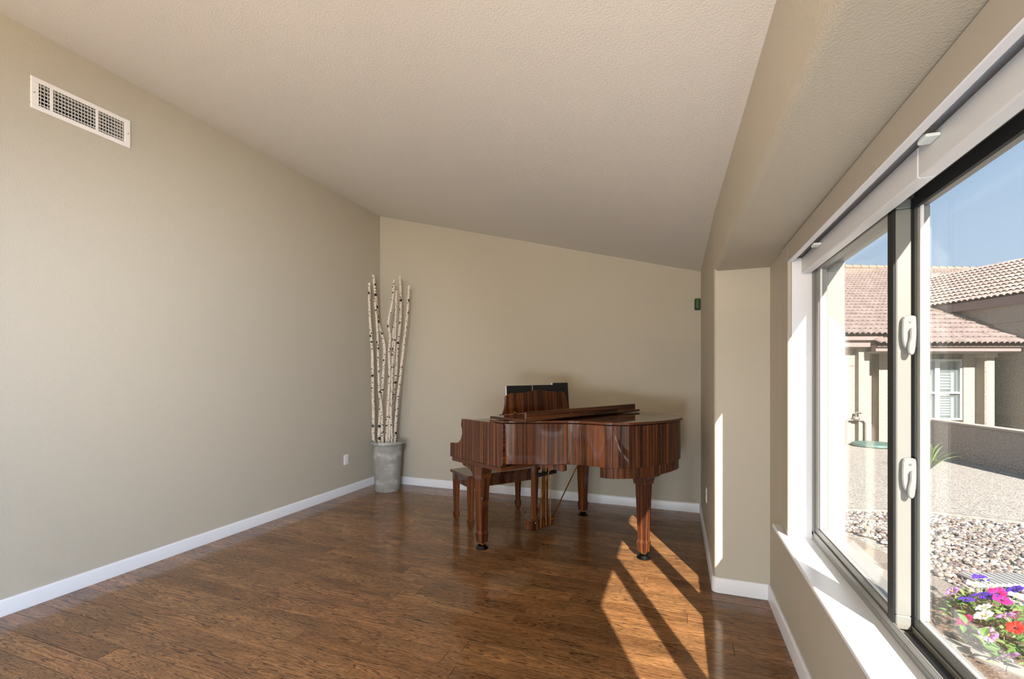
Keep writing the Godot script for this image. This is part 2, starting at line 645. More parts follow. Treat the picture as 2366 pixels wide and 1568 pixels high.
# ---------------------------------------------------------------- camera, sky, sun
func make_view() -> void:
	var cam := Camera3D.new()
	cam.name = "camera"
	cam.projection = Camera3D.PROJECTION_FRUSTUM
	cam.keep_aspect = Camera3D.KEEP_HEIGHT
	cam.near = 0.05
	cam.far = 200.0
	cam.size = 1568.0 / 1040.0 * cam.near
	cam.frustum_offset = Vector2(0.0, 84.0 / 1040.0 * cam.near)
	cam.position = Vector3(0, 1.38, 0)
	cam.rotation.y = deg_to_rad(TURN)
	add_child(cam)
	cam.current = true

	var we := WorldEnvironment.new()
	we.name = "world_environment"
	var env := Environment.new()
	env.background_mode = Environment.BG_SKY
	var sm := ProceduralSkyMaterial.new()
	sm.sky_top_color = Color(0.66, 0.78, 0.92)
	sm.sky_horizon_color = Color(0.80, 0.89, 0.96)
	sm.sky_curve = 0.18
	sm.ground_horizon_color = Color(0.62, 0.58, 0.52)
	sm.ground_bottom_color = Color(0.5, 0.46, 0.41)
	sm.sun_angle_max = 1.0
	sm.energy_multiplier = 1.0
	var sky := Sky.new()
	sky.sky_material = sm
	env.sky = sky
	env.tonemap_mode = Environment.TONE_MAPPER_LINEAR
	env.tonemap_exposure = 1.0
	env.sdfgi_enabled = true
	env.ssao_enabled = true
	env.ssil_enabled = true
	we.environment = env
	add_child(we)

	var sun := DirectionalLight3D.new()
	sun.name = "sun"
	sun.light_color = Color(1.0, 0.97, 0.93)
	sun.light_energy = 6.4
	sun.light_angular_distance = 0.53
	sun.shadow_enabled = true
	sun.sky_mode = DirectionalLight3D.SKY_MODE_LIGHT_ONLY
	add_child(sun)
	sun.look_at_from_position(SUN_TO, Vector3.ZERO, Vector3.UP)


func make_added_lamps() -> void:
	# unseen lamps added to brighten the room: low lanterns, ceiling track, warm uplights
	var spots := [Vector3(-0.2, 0, 0.55), Vector3(-0.35, 0, 1.7), Vector3(-1.5, 0, 1.2)]
	for k in spots.size():
		var o := thing("added_lantern", ["added fill lantern with disc cap beside the window alcove", "added fill lantern with disc cap near the glazed door", "added fill lantern with disc cap in mid room"][k], "lamp", spots[k], 0.0, "added fill lanterns")
		var g := MB.new()
		g.ball(Vector3(0, 0.72, 0), Vector3.ONE * 0.24, 28)
		put("lamp_globe", g.mesh(), M.opal_lantern, o)
		g = MB.new()
		g.lathe([[0.0, 0.98], [0.36, 0.98], [0.36, 0.986], [0.1, 1.01], [0.0, 1.015]], 36)
		put("disc_cap", g.mesh(), M.shade_white, o)  # cap shaped to keep the added light off the upper wall
		g = MB.new()
		g.tube([Vector3(0, 0.95, 0), Vector3(0, 0.99, 0)], [0.02], 10)
		put("cap_stem", g.mesh(), M.lamp_metal, o)
		g = MB.new()
		g.lathe([[0.0, 0.0], [0.14, 0.0], [0.13, 0.02], [0.02, 0.05], [0.02, 0.46], [0.09, 0.48], [0.0, 0.50]], 24)
		put("base", g.mesh(), M.lamp_metal, o)
		var l := OmniLight3D.new()
		l.name = "lantern_fill"
		l.light_color = LANTERN
		l.light_energy = E_COOL
		l.light_size = 0.235
		l.omni_range = 14.0
		l.omni_attenuation = 2.0
		l.shadow_enabled = true
		o.add_child(l)
		l.position = Vector3(0, 0.72, 0)
	# added ceiling track; its cool spot stands in for daylight on the left wall
	var tr := thing("added_track", "added ceiling track with two fill spotlights turned to the left wall", "lamp", Vector3(-0.45, ceil_at(-0.45), 0.45))
	var tg := MB.new()
	tg.box(Vector3(0, -0.012, 0), Vector3(0.03, 0.024, 0.9), 0.004)
	put("track", tg.mesh(), M.shade_white, tr)
	for h in [[-0.3, Vector3(-3.6, 1.6, -3.3), Color(1.0, 0.96, 0.9), E_SPOT, 30.0, "opal_warm"], [0.3, Vector3(-3.645, 0.55, -1.9), COOL, E_WASH, 42.0, "opal_cool"]]:
		var hub := Vector3(0, -0.12, h[0])
		var aim: Vector3 = (h[1] - (tr.position + hub)).normalized()
		tg = MB.new()
		tg.tube([Vector3(0, -0.02, h[0]), hub], [0.008], 8)
		put("arm", tg.mesh(), M.shade_white, tr)
		tg = MB.new()
		tg.tube([hub - aim * 0.10, hub + aim * 0.05], [0.05], 20)
		put("spot_can", tg.mesh(), M.shade_white, tr)
		tg = MB.new()
		tg.tube([hub + aim * 0.05, hub + aim * 0.056], [0.042], 20)
		put("lamp_lens", tg.mesh(), M[h[5]], tr)
		var sp := SpotLight3D.new()
		sp.name = "spot_fill"
		sp.light_color = h[2]
		sp.light_energy = h[3]
		sp.light_size = 0.08
		sp.spot_angle = h[4]
		sp.spot_angle_attenuation = 1.0
		sp.spot_range = 14.0
		sp.spot_attenuation = 2.0
		sp.shadow_enabled = true
		tr.add_child(sp, true)
		sp.position = hub + aim * 0.07
		sp.basis = Basis.looking_at(aim, Vector3.UP)
	spots = [Vector3(-2.7, 0, 3.0), Vector3(-0.2, 0, 3.0), Vector3(-0.05, 0, 1.15)]  # unseen uplights added to lift the ceiling and upper walls
	for k in 3:
		var o := thing("added_uplight", ["added fill uplight in the corner of the left wall", "added fill uplight beside the glazed door", "added fill uplight standing by the window alcove"][k], "lamp", spots[k], 0.0, "added fill uplights")
		var g := MB.new()
		g.lathe([[0.0, 0.0], [0.14, 0.0], [0.14, 0.015], [0.02, 0.03], [0.0, 0.03]], 28)
		put("base", g.mesh(), M.lamp_metal, o)
		g = MB.new()
		g.tube([Vector3(0, 0.02, 0), Vector3(0, 1.72, 0)], [0.012], 10)
		put("pole", g.mesh(), M.lamp_metal, o)
		g = MB.new()
		g.lathe([[0.0, 1.70], [0.05, 1.71], [0.14, 1.76], [0.20, 1.83], [0.193, 1.83], [0.135, 1.767], [0.05, 1.72], [0.0, 1.71]], 32)
		put("bowl", g.mesh(), M.shade_white, o)
		g = MB.new()
		g.ball(Vector3(0, 1.82, 0), Vector3.ONE * 0.07, 16)
		put("bulb", g.mesh(), M.opal_warm, o)
		var l := OmniLight3D.new()
		l.name = "bulb_fill"
		l.light_color = WARM
		l.light_energy = E_WARM
		l.light_size = 0.065
		l.omni_range = 14.0
		l.omni_attenuation = 2.0
		l.shadow_enabled = true
		o.add_child(l)
		l.position = Vector3(0, 1.82, 0)


# ---------------------------------------------------------------- room
func arc(c: Vector2, r: float, a0: float, a1: float, k: int) -> PackedVector2Array:
	var o := PackedVector2Array()
	for i in k + 1:
		var a := deg_to_rad(lerpf(a0, a1, float(i) / k))
		o.append(c + Vector2(cos(a), sin(a)) * r)
	return o


func ceil_at(x: float) -> float:
	return 2.428 + (WALL_R - x) * 0.2675


func make_room() -> void:
	var o := struct("wall_left", "tall beige textured wall with the white air vent", "wall")
	# four pieces round the opening of the air duct
	var w0 := WALL_L - 0.15
	span("wall_surface", Vector3(w0, -0.3, WALL_B - 0.15), Vector3(WALL_L, 3.02, ROOM_F + 0.15), M.wall_paint, o)
	span("wall_surface", Vector3(w0, 3.155, WALL_B - 0.15), Vector3(WALL_L, 3.7, ROOM_F + 0.15), M.wall_paint, o)
	span("wall_surface", Vector3(w0, 3.02, WALL_B - 0.15), Vector3(WALL_L, 3.155, -2.022), M.wall_paint, o)
	span("wall_surface", Vector3(w0, 3.02, -1.573), Vector3(WALL_L, 3.155, ROOM_F + 0.15), M.wall_paint, o)
	# sheet-metal duct running on behind the wall
	span("duct", Vector3(w0 - 0.4, 3.015, -2.03), Vector3(w0, 3.02, -1.565), M.duct_metal, o)
	span("duct", Vector3(w0 - 0.4, 3.155, -2.03), Vector3(w0, 3.16, -1.565), M.duct_metal, o)
	span("duct", Vector3(w0 - 0.4, 3.02, -2.03), Vector3(w0, 3.155, -2.022), M.duct_metal, o)
	span("duct", Vector3(w0 - 0.4, 3.02, -1.573), Vector3(w0, 3.155, -1.565), M.duct_metal, o)
	span("duct", Vector3(w0 - 0.405, 3.015, -2.03), Vector3(w0 - 0.4, 3.16, -1.565), M.duct_metal, o)
	o = struct("wall_back", "beige textured wall behind the grand piano", "wall")
	span("wall_surface", Vector3(WALL_L, -0.3, WALL_B - 0.15), Vector3(0.75, 3.7, WALL_B), M.wall_paint, o)
	# right wall: pier, alcove with rounded corners, header, wall beyond the alcove
	o = struct("wall_right", "beige textured wall with rounded corners round the window alcove", "wall")
	var r := 0.022
	var g := MB.new()
	var pl := PackedVector2Array([Vector2(WALL_R, WALL_B), Vector2(WALL_R, -3.155 - r)])
	pl.append_array(arc(Vector2(WALL_R + r, -3.155 - r), r, 180, 90, 6))
	pl.append_array(PackedVector2Array([Vector2(0.75, -3.155), Vector2(0.75, WALL_B)]))
	g.prism(pl, -0.3, 2.9, "y")
	put("pier", g.mesh(), M.wall_paint, o)
	g = MB.new()
	pl = PackedVector2Array([Vector2(WALL_R, ROOM_F), Vector2(WALL_R, 0.45 + r)])
	pl.append_array(arc(Vector2(WALL_R + r, 0.45 + r), r, 180, 270, 6))
	pl.append_array(PackedVector2Array([Vector2(0.75, 0.45), Vector2(0.75, ROOM_F)]))
	g.prism(pl, -0.3, 2.9, "y")
	put("pier", g.mesh(), M.wall_paint, o)
	g = MB.new()
	r = 0.03
	pl = PackedVector2Array([Vector2(WALL_R, 2.9), Vector2(WALL_R, 2.05 + r)])
	pl.append_array(arc(Vector2(WALL_R + r, 2.05 + r), r, 180, 270, 6))
	pl.append_array(PackedVector2Array([Vector2(0.75, 2.05), Vector2(0.75, 2.9)]))
	g.prism(pl, -3.155, 0.6, "z")
	# the header runs a degree out of line with the far pier
	var hd := put("header", g.mesh(), M.wall_paint, o)
	var piv := Vector3(WALL_R, 0, -3.155)
	var swing := Basis(Vector3.UP, deg_to_rad(1.2))
	hd.transform = Transform3D(swing, piv - swing * piv)
	# the wall that holds the window: below, beside, above
	span("window_wall", Vector3(WALL_W, -0.3, -3.155), Vector3(0.75, 0.545, 0.45), M.wall_paint, o)
	span("window_wall", Vector3(WALL_W, 0.545, -3.155), Vector3(0.75, 2.05, -2.64), M.wall_paint, o)
	span("window_wall", Vector3(WALL_W, 0.545, -0.03), Vector3(0.75, 2.05, 0.45), M.wall_paint, o)
	span("window_wall", Vector3(WALL_W, 2.02, -2.64), Vector3(0.75, 2.05, -0.03), M.wall_paint, o)
	span("window_wall", Vector3(WALL_W + 0.0005, 1.953, -2.64), Vector3(WALL_W + 0.006, 2.02, -0.03), M.wall_paint, o)
	# wall behind the camera with a glazed door
	o = struct("wall_front", "beige wall with the glazed double door", "wall")
	span("wall_surface", Vector3(WALL_L, -0.3, ROOM_F), Vector3(-2.4, 3.7, ROOM_F + 0.15), M.wall_paint, o)
	span("wall_surface", Vector3(-2.4, 2.1, ROOM_F), Vector3(0.0, 3.7, ROOM_F + 0.15), M.wall_paint, o)
	span("wall_surface", Vector3(0.0, -0.3, ROOM_F), Vector3(0.75, 3.7, ROOM_F + 0.15), M.wall_paint, o)
	o = struct("door_1", "white framed glazed double door", "door")
	for k in [-2.4, -1.23, -0.06]:
		span("door_frame", Vector3(k, 0.0, ROOM_F + 0.04), Vector3(k + 0.06, 2.1, ROOM_F + 0.1), M.trim_white, o, 0.004)
	span("door_frame", Vector3(-2.4, 2.04, ROOM_F + 0.04), Vector3(0.0, 2.1, ROOM_F + 0.1), M.trim_white, o, 0.004)
	span("door_frame", Vector3(-2.4, -0.02, ROOM_F + 0.04), Vector3(0.0, 0.06, ROOM_F + 0.1), M.trim_white, o, 0.004)
	span("pane", Vector3(-2.34, 0.06, ROOM_F + 0.068), Vector3(-1.23, 2.04, ROOM_F + 0.072), M.glass, o)
	span("pane", Vector3(-1.17, 0.06, ROOM_F + 0.068), Vector3(-0.06, 2.04, ROOM_F + 0.072), M.glass, o)
	# sloped ceiling
	o = struct("ceiling", "pale beige textured ceiling sloping down to the window wall", "ceiling")
	g = MB.new()
	var x0 := WALL_L - 0.15
	var x1 := 0.75
	g.prism(PackedVector2Array([Vector2(x0, ceil_at(x0)), Vector2(x1, ceil_at(x1)), Vector2(x1, ceil_at(x1) + 0.2), Vector2(x0, ceil_at(x0) + 0.2)]), WALL_B - 0.15, ROOM_F + 0.15, "z")
	put("ceiling_surface", g.mesh(), M.ceiling_paint, o)
	make_floor()
	make_baseboards()


func make_floor() -> void:
	var o := struct("floor", "glossy brown oak plank floor", "floor")
	span("subfloor", Vector3(WALL_L - 0.15, -0.2, WALL_B - 0.15), Vector3(0.75, -0.004, ROOM_F + 0.15), M.floor_gap, o)
	var w := 0.1115
	var r := RandomNumberGenerator.new()
	r.seed = 77
	var row := 0
	var z := WALL_B
	while z < ROOM_F - 0.01:
		var zw := minf(w, ROOM_F - z)
		var xe := WALL_W if (z > -3.155 and z < 0.4) else WALL_R
		var x := WALL_L
		var seen := z < 0.2
		while x < xe - 0.01:
			var ln := r.randf_range(0.45, 1.45) if seen else 1.6
			if x == WALL_L:
				ln = r.randf_range(0.3, 1.3)
			if xe - (x + ln) < 0.25:
				ln = minf(xe - x, 1.75)
			plank(o, x, z, ln, zw, r)
			x += ln
		z += w
		row += 1


func plank(o: Node, x: float, z: float, ln: float, w: float, r: RandomNumberGenerator) -> void:
	# a board with eased edges; the joints are real grooves
	var gap := 0.0011
	var b := 0.0009
	var top := r.randf_range(-0.0004, 0.0004)
	var a := [Vector3(gap, top - 0.0012, gap), Vector3(ln - gap, top - 0.0012, gap), Vector3(ln - gap, top - 0.0012, w - gap), Vector3(gap, top - 0.0012, w - gap)]
	var c := [Vector3(gap + b, top, gap + b), Vector3(ln - gap - b, top, gap + b), Vector3(ln - gap - b, top, w - gap - b), Vector3(gap + b, top, w - gap - b)]
	var g := MB.new()
	var strip := r.randi_range(0, 15)
	var u0 := r.randf_range(0.0, maxf(0.0, 0.99 - ln / 1.8))
	var flip := r.randf() < 0.5
	var uv := func(p: Vector3) -> Vector2:
		var vv := clampf(p.z / 0.1115, 0.02, 0.98)
		return Vector2(u0 + p.x / 1.8, (strip + (1.0 - vv if flip else vv)) / 16.0)
	var up := Vector3.UP
	g.poly(c, [up, up, up, up], [uv.call(c[0]), uv.call(c[1]), uv.call(c[2]), uv.call(c[3])])
	for k in 4:
		var k2 := (k + 1) % 4
		var mid: Vector3 = (a[k] + a[k2]) * 0.5 - Vector3(ln * 0.5, 0, w * 0.5)
		var nn := (Vector3(signf(mid.x) if absf(mid.x) / ln > absf(mid.z) / w else 0.0, 0, 0 if absf(mid.x) / ln > absf(mid.z) / w else signf(mid.z)) * 0.9 + up).normalized()
		g.poly([a[k], a[k2], c[k2], c[k]], [nn, nn, nn, nn], [uv.call(a[k]), uv.call(a[k2]), uv.call(c[k2]), uv.call(c[k])])
	var p := put("plank", g.mesh(), M["oak_%d" % r.randi_range(0, 5)], o)
	p.position = Vector3(x, 0, z)


func make_baseboards() -> void:
	var h := 0.095
	var t := 0.014
	var prof := func(at: float, dir: float) -> PackedVector2Array:
		# cross-section with an eased top edge
		return PackedVector2Array([Vector2(at - dir * 0.005, 0.0), Vector2(at + dir * t, 0.0), Vector2(at + dir * t, h - 0.012), Vector2(at + dir * t * 0.8, h - 0.005), Vector2(at + dir * t * 0.45, h), Vector2(at - dir * 0.005, h)])
	var o := struct("baseboard_left", "white baseboard along the tall left wall", "baseboard")
	var g := MB.new()
	g.prism(prof.call(WALL_L, 1.0), WALL_B, ROOM_F, "z")
	put("board", g.mesh(), M.trim_white, o)
	o = struct("baseboard_back", "white baseboard behind the grand piano", "baseboard")
	g = MB.new()
	g.prism(prof.call(WALL_B, 1.0), WALL_L, WALL_R, "x")
	put("board", g.mesh(), M.trim_white, o)
	o = struct("baseboard_right", "white baseboard stepping round the window alcove", "baseboard")
	g = MB.new()
	g.prism(prof.call(WALL_R, -1.0), WALL_B, -3.155 - 0.02, "z")
	put("board", g.mesh(), M.trim_white, o)
	g = MB.new()
	g.prism(prof.call(WALL_R, -1.0), 0.47, ROOM_F, "z")
	put("board", g.mesh(), M.trim_white, o)
	g = MB.new()
	g.prism(prof.call(-3.155, 1.0), WALL_R + 0.02, WALL_W, "x")
	put("board", g.mesh(), M.trim_white, o)
	g = MB.new()
	g.prism(prof.call(0.45, -1.0), WALL_R + 0.02, WALL_W, "x")
	put("board", g.mesh(), M.trim_white, o)
	g = MB.new()
	g.prism(prof.call(WALL_W, -1.0), -3.155, 0.45, "z")
	put("board", g.mesh(), M.trim_white, o)
	# the rounded corner piece of the board
	g = MB.new()
	var c := Vector3(WALL_R + 0.022, 0, -3.155 - 0.022)
	g.lathe([[0.0, 0.0], [0.022 + t, 0.0], [0.022 + t, h - 0.012], [0.022 + t * 0.8, h - 0.005], [0.022 + t * 0.45, h], [0.0, h]], 28, c)
	put("corner_block", g.mesh(), M.trim_white, o)


# ---------------------------------------------------------------- window
func make_window() -> void:
	var z0 := -2.59
	var z1 := -0.05
	var top := 1.953
	var sy := 0.578
	var o := struct("window_1", "wide sliding window with taupe frame above the white sill", "window")
	# white casing on the wall, jamb boards and head
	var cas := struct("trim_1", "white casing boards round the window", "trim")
	span("side_casing", Vector3(WALL_W - 0.018, sy, -2.735), Vector3(WALL_W, 2.047, z0), M.casing_shaded, cas, 0.004)
	span("side_casing", Vector3(WALL_W - 0.018, sy, z1), Vector3(WALL_W, 2.047, 0.06), M.casing_shaded, cas, 0.004)
	span("head_casing", Vector3(WALL_W - 0.018, top, z0), Vector3(WALL_W, 2.047, z1), M.casing_shaded, cas, 0.004)
	span("jamb", Vector3(WALL_W, sy, z0 - 0.06), Vector3(0.745, top + 0.012, z0 - 0.0005), M.trim_white, cas)
	span("jamb", Vector3(WALL_W, sy, z1 + 0.0005), Vector3(0.745, top + 0.012, z1 + 0.025), M.trim_white, cas)
	span("head_stop", Vector3(WALL_W - 0.018, top - 0.006, z0), Vector3(WALL_W + 0.006, top, z1), M.trim_white, cas, 0.002)
	span("head_jamb", Vector3(WALL_W + 0.006, 2.005, z0), Vector3(0.745, 2.02, z1), M.trim_white, cas)
	span("head_filler", Vector3(0.617, top - 0.002, z0), Vector3(0.745, 2.005, z1), M.trim_white, cas)
	var sill := struct("trim_2", "white painted window sill board with apron", "trim")
	span("sill_board", Vector3(0.483, sy - 0.022, -2.785), Vector3(0.63, sy, 0.09), M.sill_white, sill, 0.005)
	span("apron", Vector3(WALL_W - 0.02, sy - 0.075, -2.755), Vector3(WALL_W + 0.005, sy - 0.022, 0.06), M.trim_white, sill, 0.004)
	# outer frame
	var f: StandardMaterial3D = M.frame_taupe
	span("frame_rail", Vector3(0.62, sy - 0.02, z0), Vector3(0.75, 0.600, z1), f, o, 0.003)
	span("frame_lip", Vector3(0.62, 0.600, z0), Vector3(0.627, 0.622, z1), f, o, 0.002)
	span("track", Vector3(0.668, 0.600, z0), Vector3(0.674, 0.618, z1), f, o, 0.002)
	span("frame_rail", Vector3(0.62, 1.925, z0), Vector3(0.75, top, z1), f, o, 0.003)
	for k in [[z0, z0 + 0.028], [z1 - 0.028, z1]]:
		span("frame_stile", Vector3(0.62, 0.6, k[0]), Vector3(0.75, 1.925, k[1]), f, o, 0.003)
	# inner sliding sash on the left, fixed sash in the middle, sliding sash on the right
	sash(o, 0.628, 0.666, z0 + 0.034, -1.70, 0.606, 1.920, 0.040, 0.045)
	sash(o, 0.678, 0.708, -1.80, -0.86, 0.602, 1.922, 0.11, 0.083)
	sash(o, 0.628, 0.666, -0.91, z1 - 0.034, 0.606, 1.920, 0.045, 0.040)
	# dark weather strips in the gaps round the sliding sash
	span("weather_strip", Vector3(0.640, 0.61, z0 + 0.028), Vector3(0.66, 1.92, z0 + 0.034), M.frame_dark, o)
	span("weather_strip", Vector3(0.666, 0.606, -1.73), Vector3(0.678, 1.92, -1.712), M.frame_dark, o)
	span("stile_cover", Vector3(0.621, 0.61, -1.742), Vector3(0.6275, 1.918, -1.703), M.frame_dark, o, 0.002)
	span("weather_strip", Vector3(0.629, 0.601, z0 + 0.03), Vector3(0.636, 0.606, -1.71), M.frame_dark, o)
	span("screen_channel", Vector3(0.666, 1.885, -1.685), Vector3(0.677, 1.925, -0.95), M.frame_dark, o)
	span("screen_channel", Vector3(0.640, 0.6005, -1.69), Vector3(0.667, 0.603, -0.95), M.frame_dark, o)
	# roller shade cassette under the head
	var v := thing("shade_cassette", "white roller shade cassette under the window head", "window shade", Vector3(0.575, 1.883, z0))
	span("cassette_body", Vector3(0.0, 0.0, 0.004), Vector3(0.04, 0.082, 1.155), M.valance, v, 0.004)
	span("cassette_body", Vector3(0.0, 0.0, 1.157), Vector3(0.04, 0.082, z1 - z0 - 0.004), M.valance, v, 0.004)
	var labels := ["clear plastic shade clip by the window corner", "clear plastic shade clip above the window lock stile"]
	for k in 2:
		var zc: float = [-2.27, -1.345][k]
		var g := MB.new()
		g.prism(PackedVector2Array([Vector2(-0.022, 0.0), Vector2(0.022, 0.0), Vector2(0.02, 0.008), Vector2(0.008, 0.014), Vector2(-0.008, 0.014), Vector2(-0.02, 0.008)]), 0.0, 0.028, "x", 0.002)
		var clip := put("shade_clip", g.mesh(), M.clear_clip)
		clip.position = Vector3(0.546, top - 0.014, zc)
		tag(clip, labels[k], "clip", "shade clips")
	# the two sash locks on the meeting stile
	for k in 2:
		var y: float = [1.505, 1.075][k]
		var lk := thing("sash_lock", ["upper grey cam lock on the window stile", "lower grey cam lock on the window stile"][k], "window lock", Vector3(0.656, y, -1.70), 0.0, "sash locks")
		var g := MB.new()
		g.prism(spline([Vector2(-0.013, 0.054), Vector2(0.0, 0.057), Vector2(0.014, 0.055), Vector2(0.017, 0.045), Vector2(0.0175, 0.0), Vector2(0.014, -0.03), Vector2(0.0, -0.042), Vector2(-0.009, -0.044), Vector2(-0.015, -0.03), Vector2(-0.018, 0.0), Vector2(-0.0165, 0.045)], 3), 0.0, 0.014, "z", 0.003)
		put("lock_body", g.mesh(), M.lock_grey, lk)
		g = MB.new()
		g.prism(spline([Vector2(0.012, 0.014), Vector2(0.006, 0.02), Vector2(-0.001, 0.014), Vector2(-0.002, -0.01), Vector2(-0.007, -0.035), Vector2(-0.006, -0.058), Vector2(0.004, -0.062), Vector2(0.01, -0.05), Vector2(0.013, -0.01)], 3), 0.013, 0.024, "z", 0.003)
		put("lever", g.mesh(), M.lock_grey, lk)
		g = MB.new()
		g.box(Vector3(0.0235, 0.004, -0.004), Vector3(0.009, 0.085, 0.012), 0.002)
		put("keeper", g.mesh(), M.lock_grey, lk)
		g = MB.new()
		g.tube([Vector3(0.002, 0.038, 0.013), Vector3(0.002, 0.038, 0.0155)], [0.0035], 10)
		put("screw", g.mesh(), M.screw_grey, lk)


func sash(o: Node, xa: float, xb: float, za: float, zb: float, ya: float, yb: float, wl: float, wr: float) -> void:
	var f: StandardMaterial3D = M.frame_taupe
	var rail := 0.042
	span("sash_rail", Vector3(xa, ya, za), Vector3(xb, ya + rail, zb), f, o, 0.003)
	span("sash_rail", Vector3(xa, yb - rail + 0.012, za), Vector3(xb, yb, zb), f, o, 0.003)
	span("sash_stile", Vector3(xa, ya + rail, za), Vector3(xb, yb - rail + 0.012, za + wl), f, o, 0.003)
	span("sash_stile", Vector3(xa, ya + rail, zb - wr), Vector3(xb, yb - rail + 0.012, zb), f, o, 0.003)
	var xm := (xa + xb) * 0.5
	span("pane", Vector3(xm - 0.002, ya + rail - 0.004, za + wl - 0.004), Vector3(xm + 0.002, yb - rail + 0.016, zb - wr + 0.004), M.glass, o)
	# glazing bead
	span("glazing_bead", Vector3(xm - 0.012, ya + rail, za + wl), Vector3(xm - 0.003, ya + rail + 0.008, zb - wr), M.valance, o, 0.002)
	span("glazing_bead", Vector3(xm - 0.012, ya + rail, za + wl), Vector3(xm - 0.003, yb - rail + 0.012, za + wl + 0.008), M.valance, o, 0.002)
	span("glazing_bead", Vector3(xm - 0.012, ya + rail, zb - wr - 0.008), Vector3(xm - 0.003, yb - rail + 0.012, zb - wr), M.valance, o, 0.002)


# ---------------------------------------------------------------- wall fittings
func make_fittings() -> void:
	var o := thing("air_vent", "white rectangular air supply vent high on the left wall", "air vent", Vector3(WALL_L, 2.99, -1.535))
	var w := 0.525
	var h := 0.195
	var bz := 0.038
	var by := 0.03
	# bevelled face frame as four boards
	for k in [[0.0, by, -w, 0.0], [h - by, h, -w, 0.0], [by, h - by, -w, -w + bz], [by, h - by, -bz, 0.0]]:
		span("frame", Vector3(0.0, k[0], k[2]), Vector3(0.009, k[1], k[3]), M.vent_white, o, 0.003)
	var zs := -bz
	var n := 27
	var step := (w - 2 * bz) / n
	for i in n:
		var z := zs - (i + 0.5) * step
		var g := MB.new()
		var wide := i == 3 or i == 17
		if wide:
			g.box(Vector3(0.006, h * 0.5, z), Vector3(0.005, h - 2 * by, step * 1.0), 0.001)
		else:
			g.xf = Transform3D(Basis(Vector3.UP, deg_to_rad(-22.0 + 9.0 * sin(i * 2.3))), Vector3(0.0055, h * 0.5, z))
			g.box(Vector3.ZERO, Vector3(0.007, h - 2 * by, 0.0025))
		put("vane", g.mesh(), M.vent_white if wide else M.vent_vane, o)
	for i in 6:
		span("cross_vane", Vector3(0.0012, by + (i + 0.5) * (h - 2 * by) / 6.0 - 0.004, -w + bz), Vector3(0.003, by + (i + 0.5) * (h - 2 * by) / 6.0 + 0.004, -bz), M.vent_vane, o)
	for z in [-0.016, -w + 0.016]:
		var g := MB.new()
		g.tube([Vector3(0.008, h * 0.5, z), Vector3(0.0105, h * 0.5, z)], [0.004], 10)
		put("screw", g.mesh(), M.screw_grey, o)
	outlet(Vector3(WALL_L, 0.40, -4.273), 90.0, "white wall outlet near the potted birch poles")
	outlet(Vector3(WALL_R, 0.425, -3.94), -90.0, "white wall outlet beside the window alcove")
	o = thing("motion_sensor", "small dark green sensor box high in the back corner", "sensor", Vector3(0.187, 2.045, WALL_B))
	boxpart("housing", Vector3(0, 0.055, 0.02), Vector3(0.054, 0.112, 0.04), M.sensor_green, o, 0.006)
	var g := MB.new()
	g.prism(PackedVector2Array([Vector2(-0.012, 0.04), Vector2(-0.009, 0.045), Vector2(0.009, 0.045), Vector2(0.012, 0.04)]), 0.02, 0.1, "y")
	put("lens", g.mesh(), M.sensor_lens, o)


func outlet(where: Vector3, turn: float, label: String) -> void:
	var o := thing("wall_outlet", label, "outlet", where, turn, "wall outlets")
	boxpart("cover_plate", Vector3(0, 0, 0.003), Vector3(0.072, 0.117, 0.006), M.plate_white, o, 0.002)
	for y in [-0.028, 0.028]:
		boxpart("socket", Vector3(0, y, 0.0065), Vector3(0.034, 0.03, 0.003), M.plate_white, o, 0.001)
		for x in [-0.007, 0.007]:
			boxpart("slot", Vector3(x, y + 0.003, 0.0081), Vector3(0.0025, 0.009, 0.001), M.slot_dark, o)


# ---------------------------------------------------------------- piano
func spline(pts: Array, per: int) -> PackedVector2Array:
	var o := PackedVector2Array()
	for i in pts.size() - 1:
		var a: Vector2 = pts[maxi(i - 1, 0)]
		var b: Vector2 = pts[i]
		var c: Vector2 = pts[i + 1]
		var d: Vector2 = pts[mini(i + 2, pts.size() - 1)]
		for k in per:
			o.append(b.cubic_interpolate(c, a, d, float(k) / per))
	o.append(pts[-1])
	return o


func wz(p: PackedVector2Array) -> PackedVector2Array:
	# plan points (length, width) to local x, z
	var o := PackedVector2Array()
	for k in p:
		o.append(Vector2(k.x, -k.y))
	return o


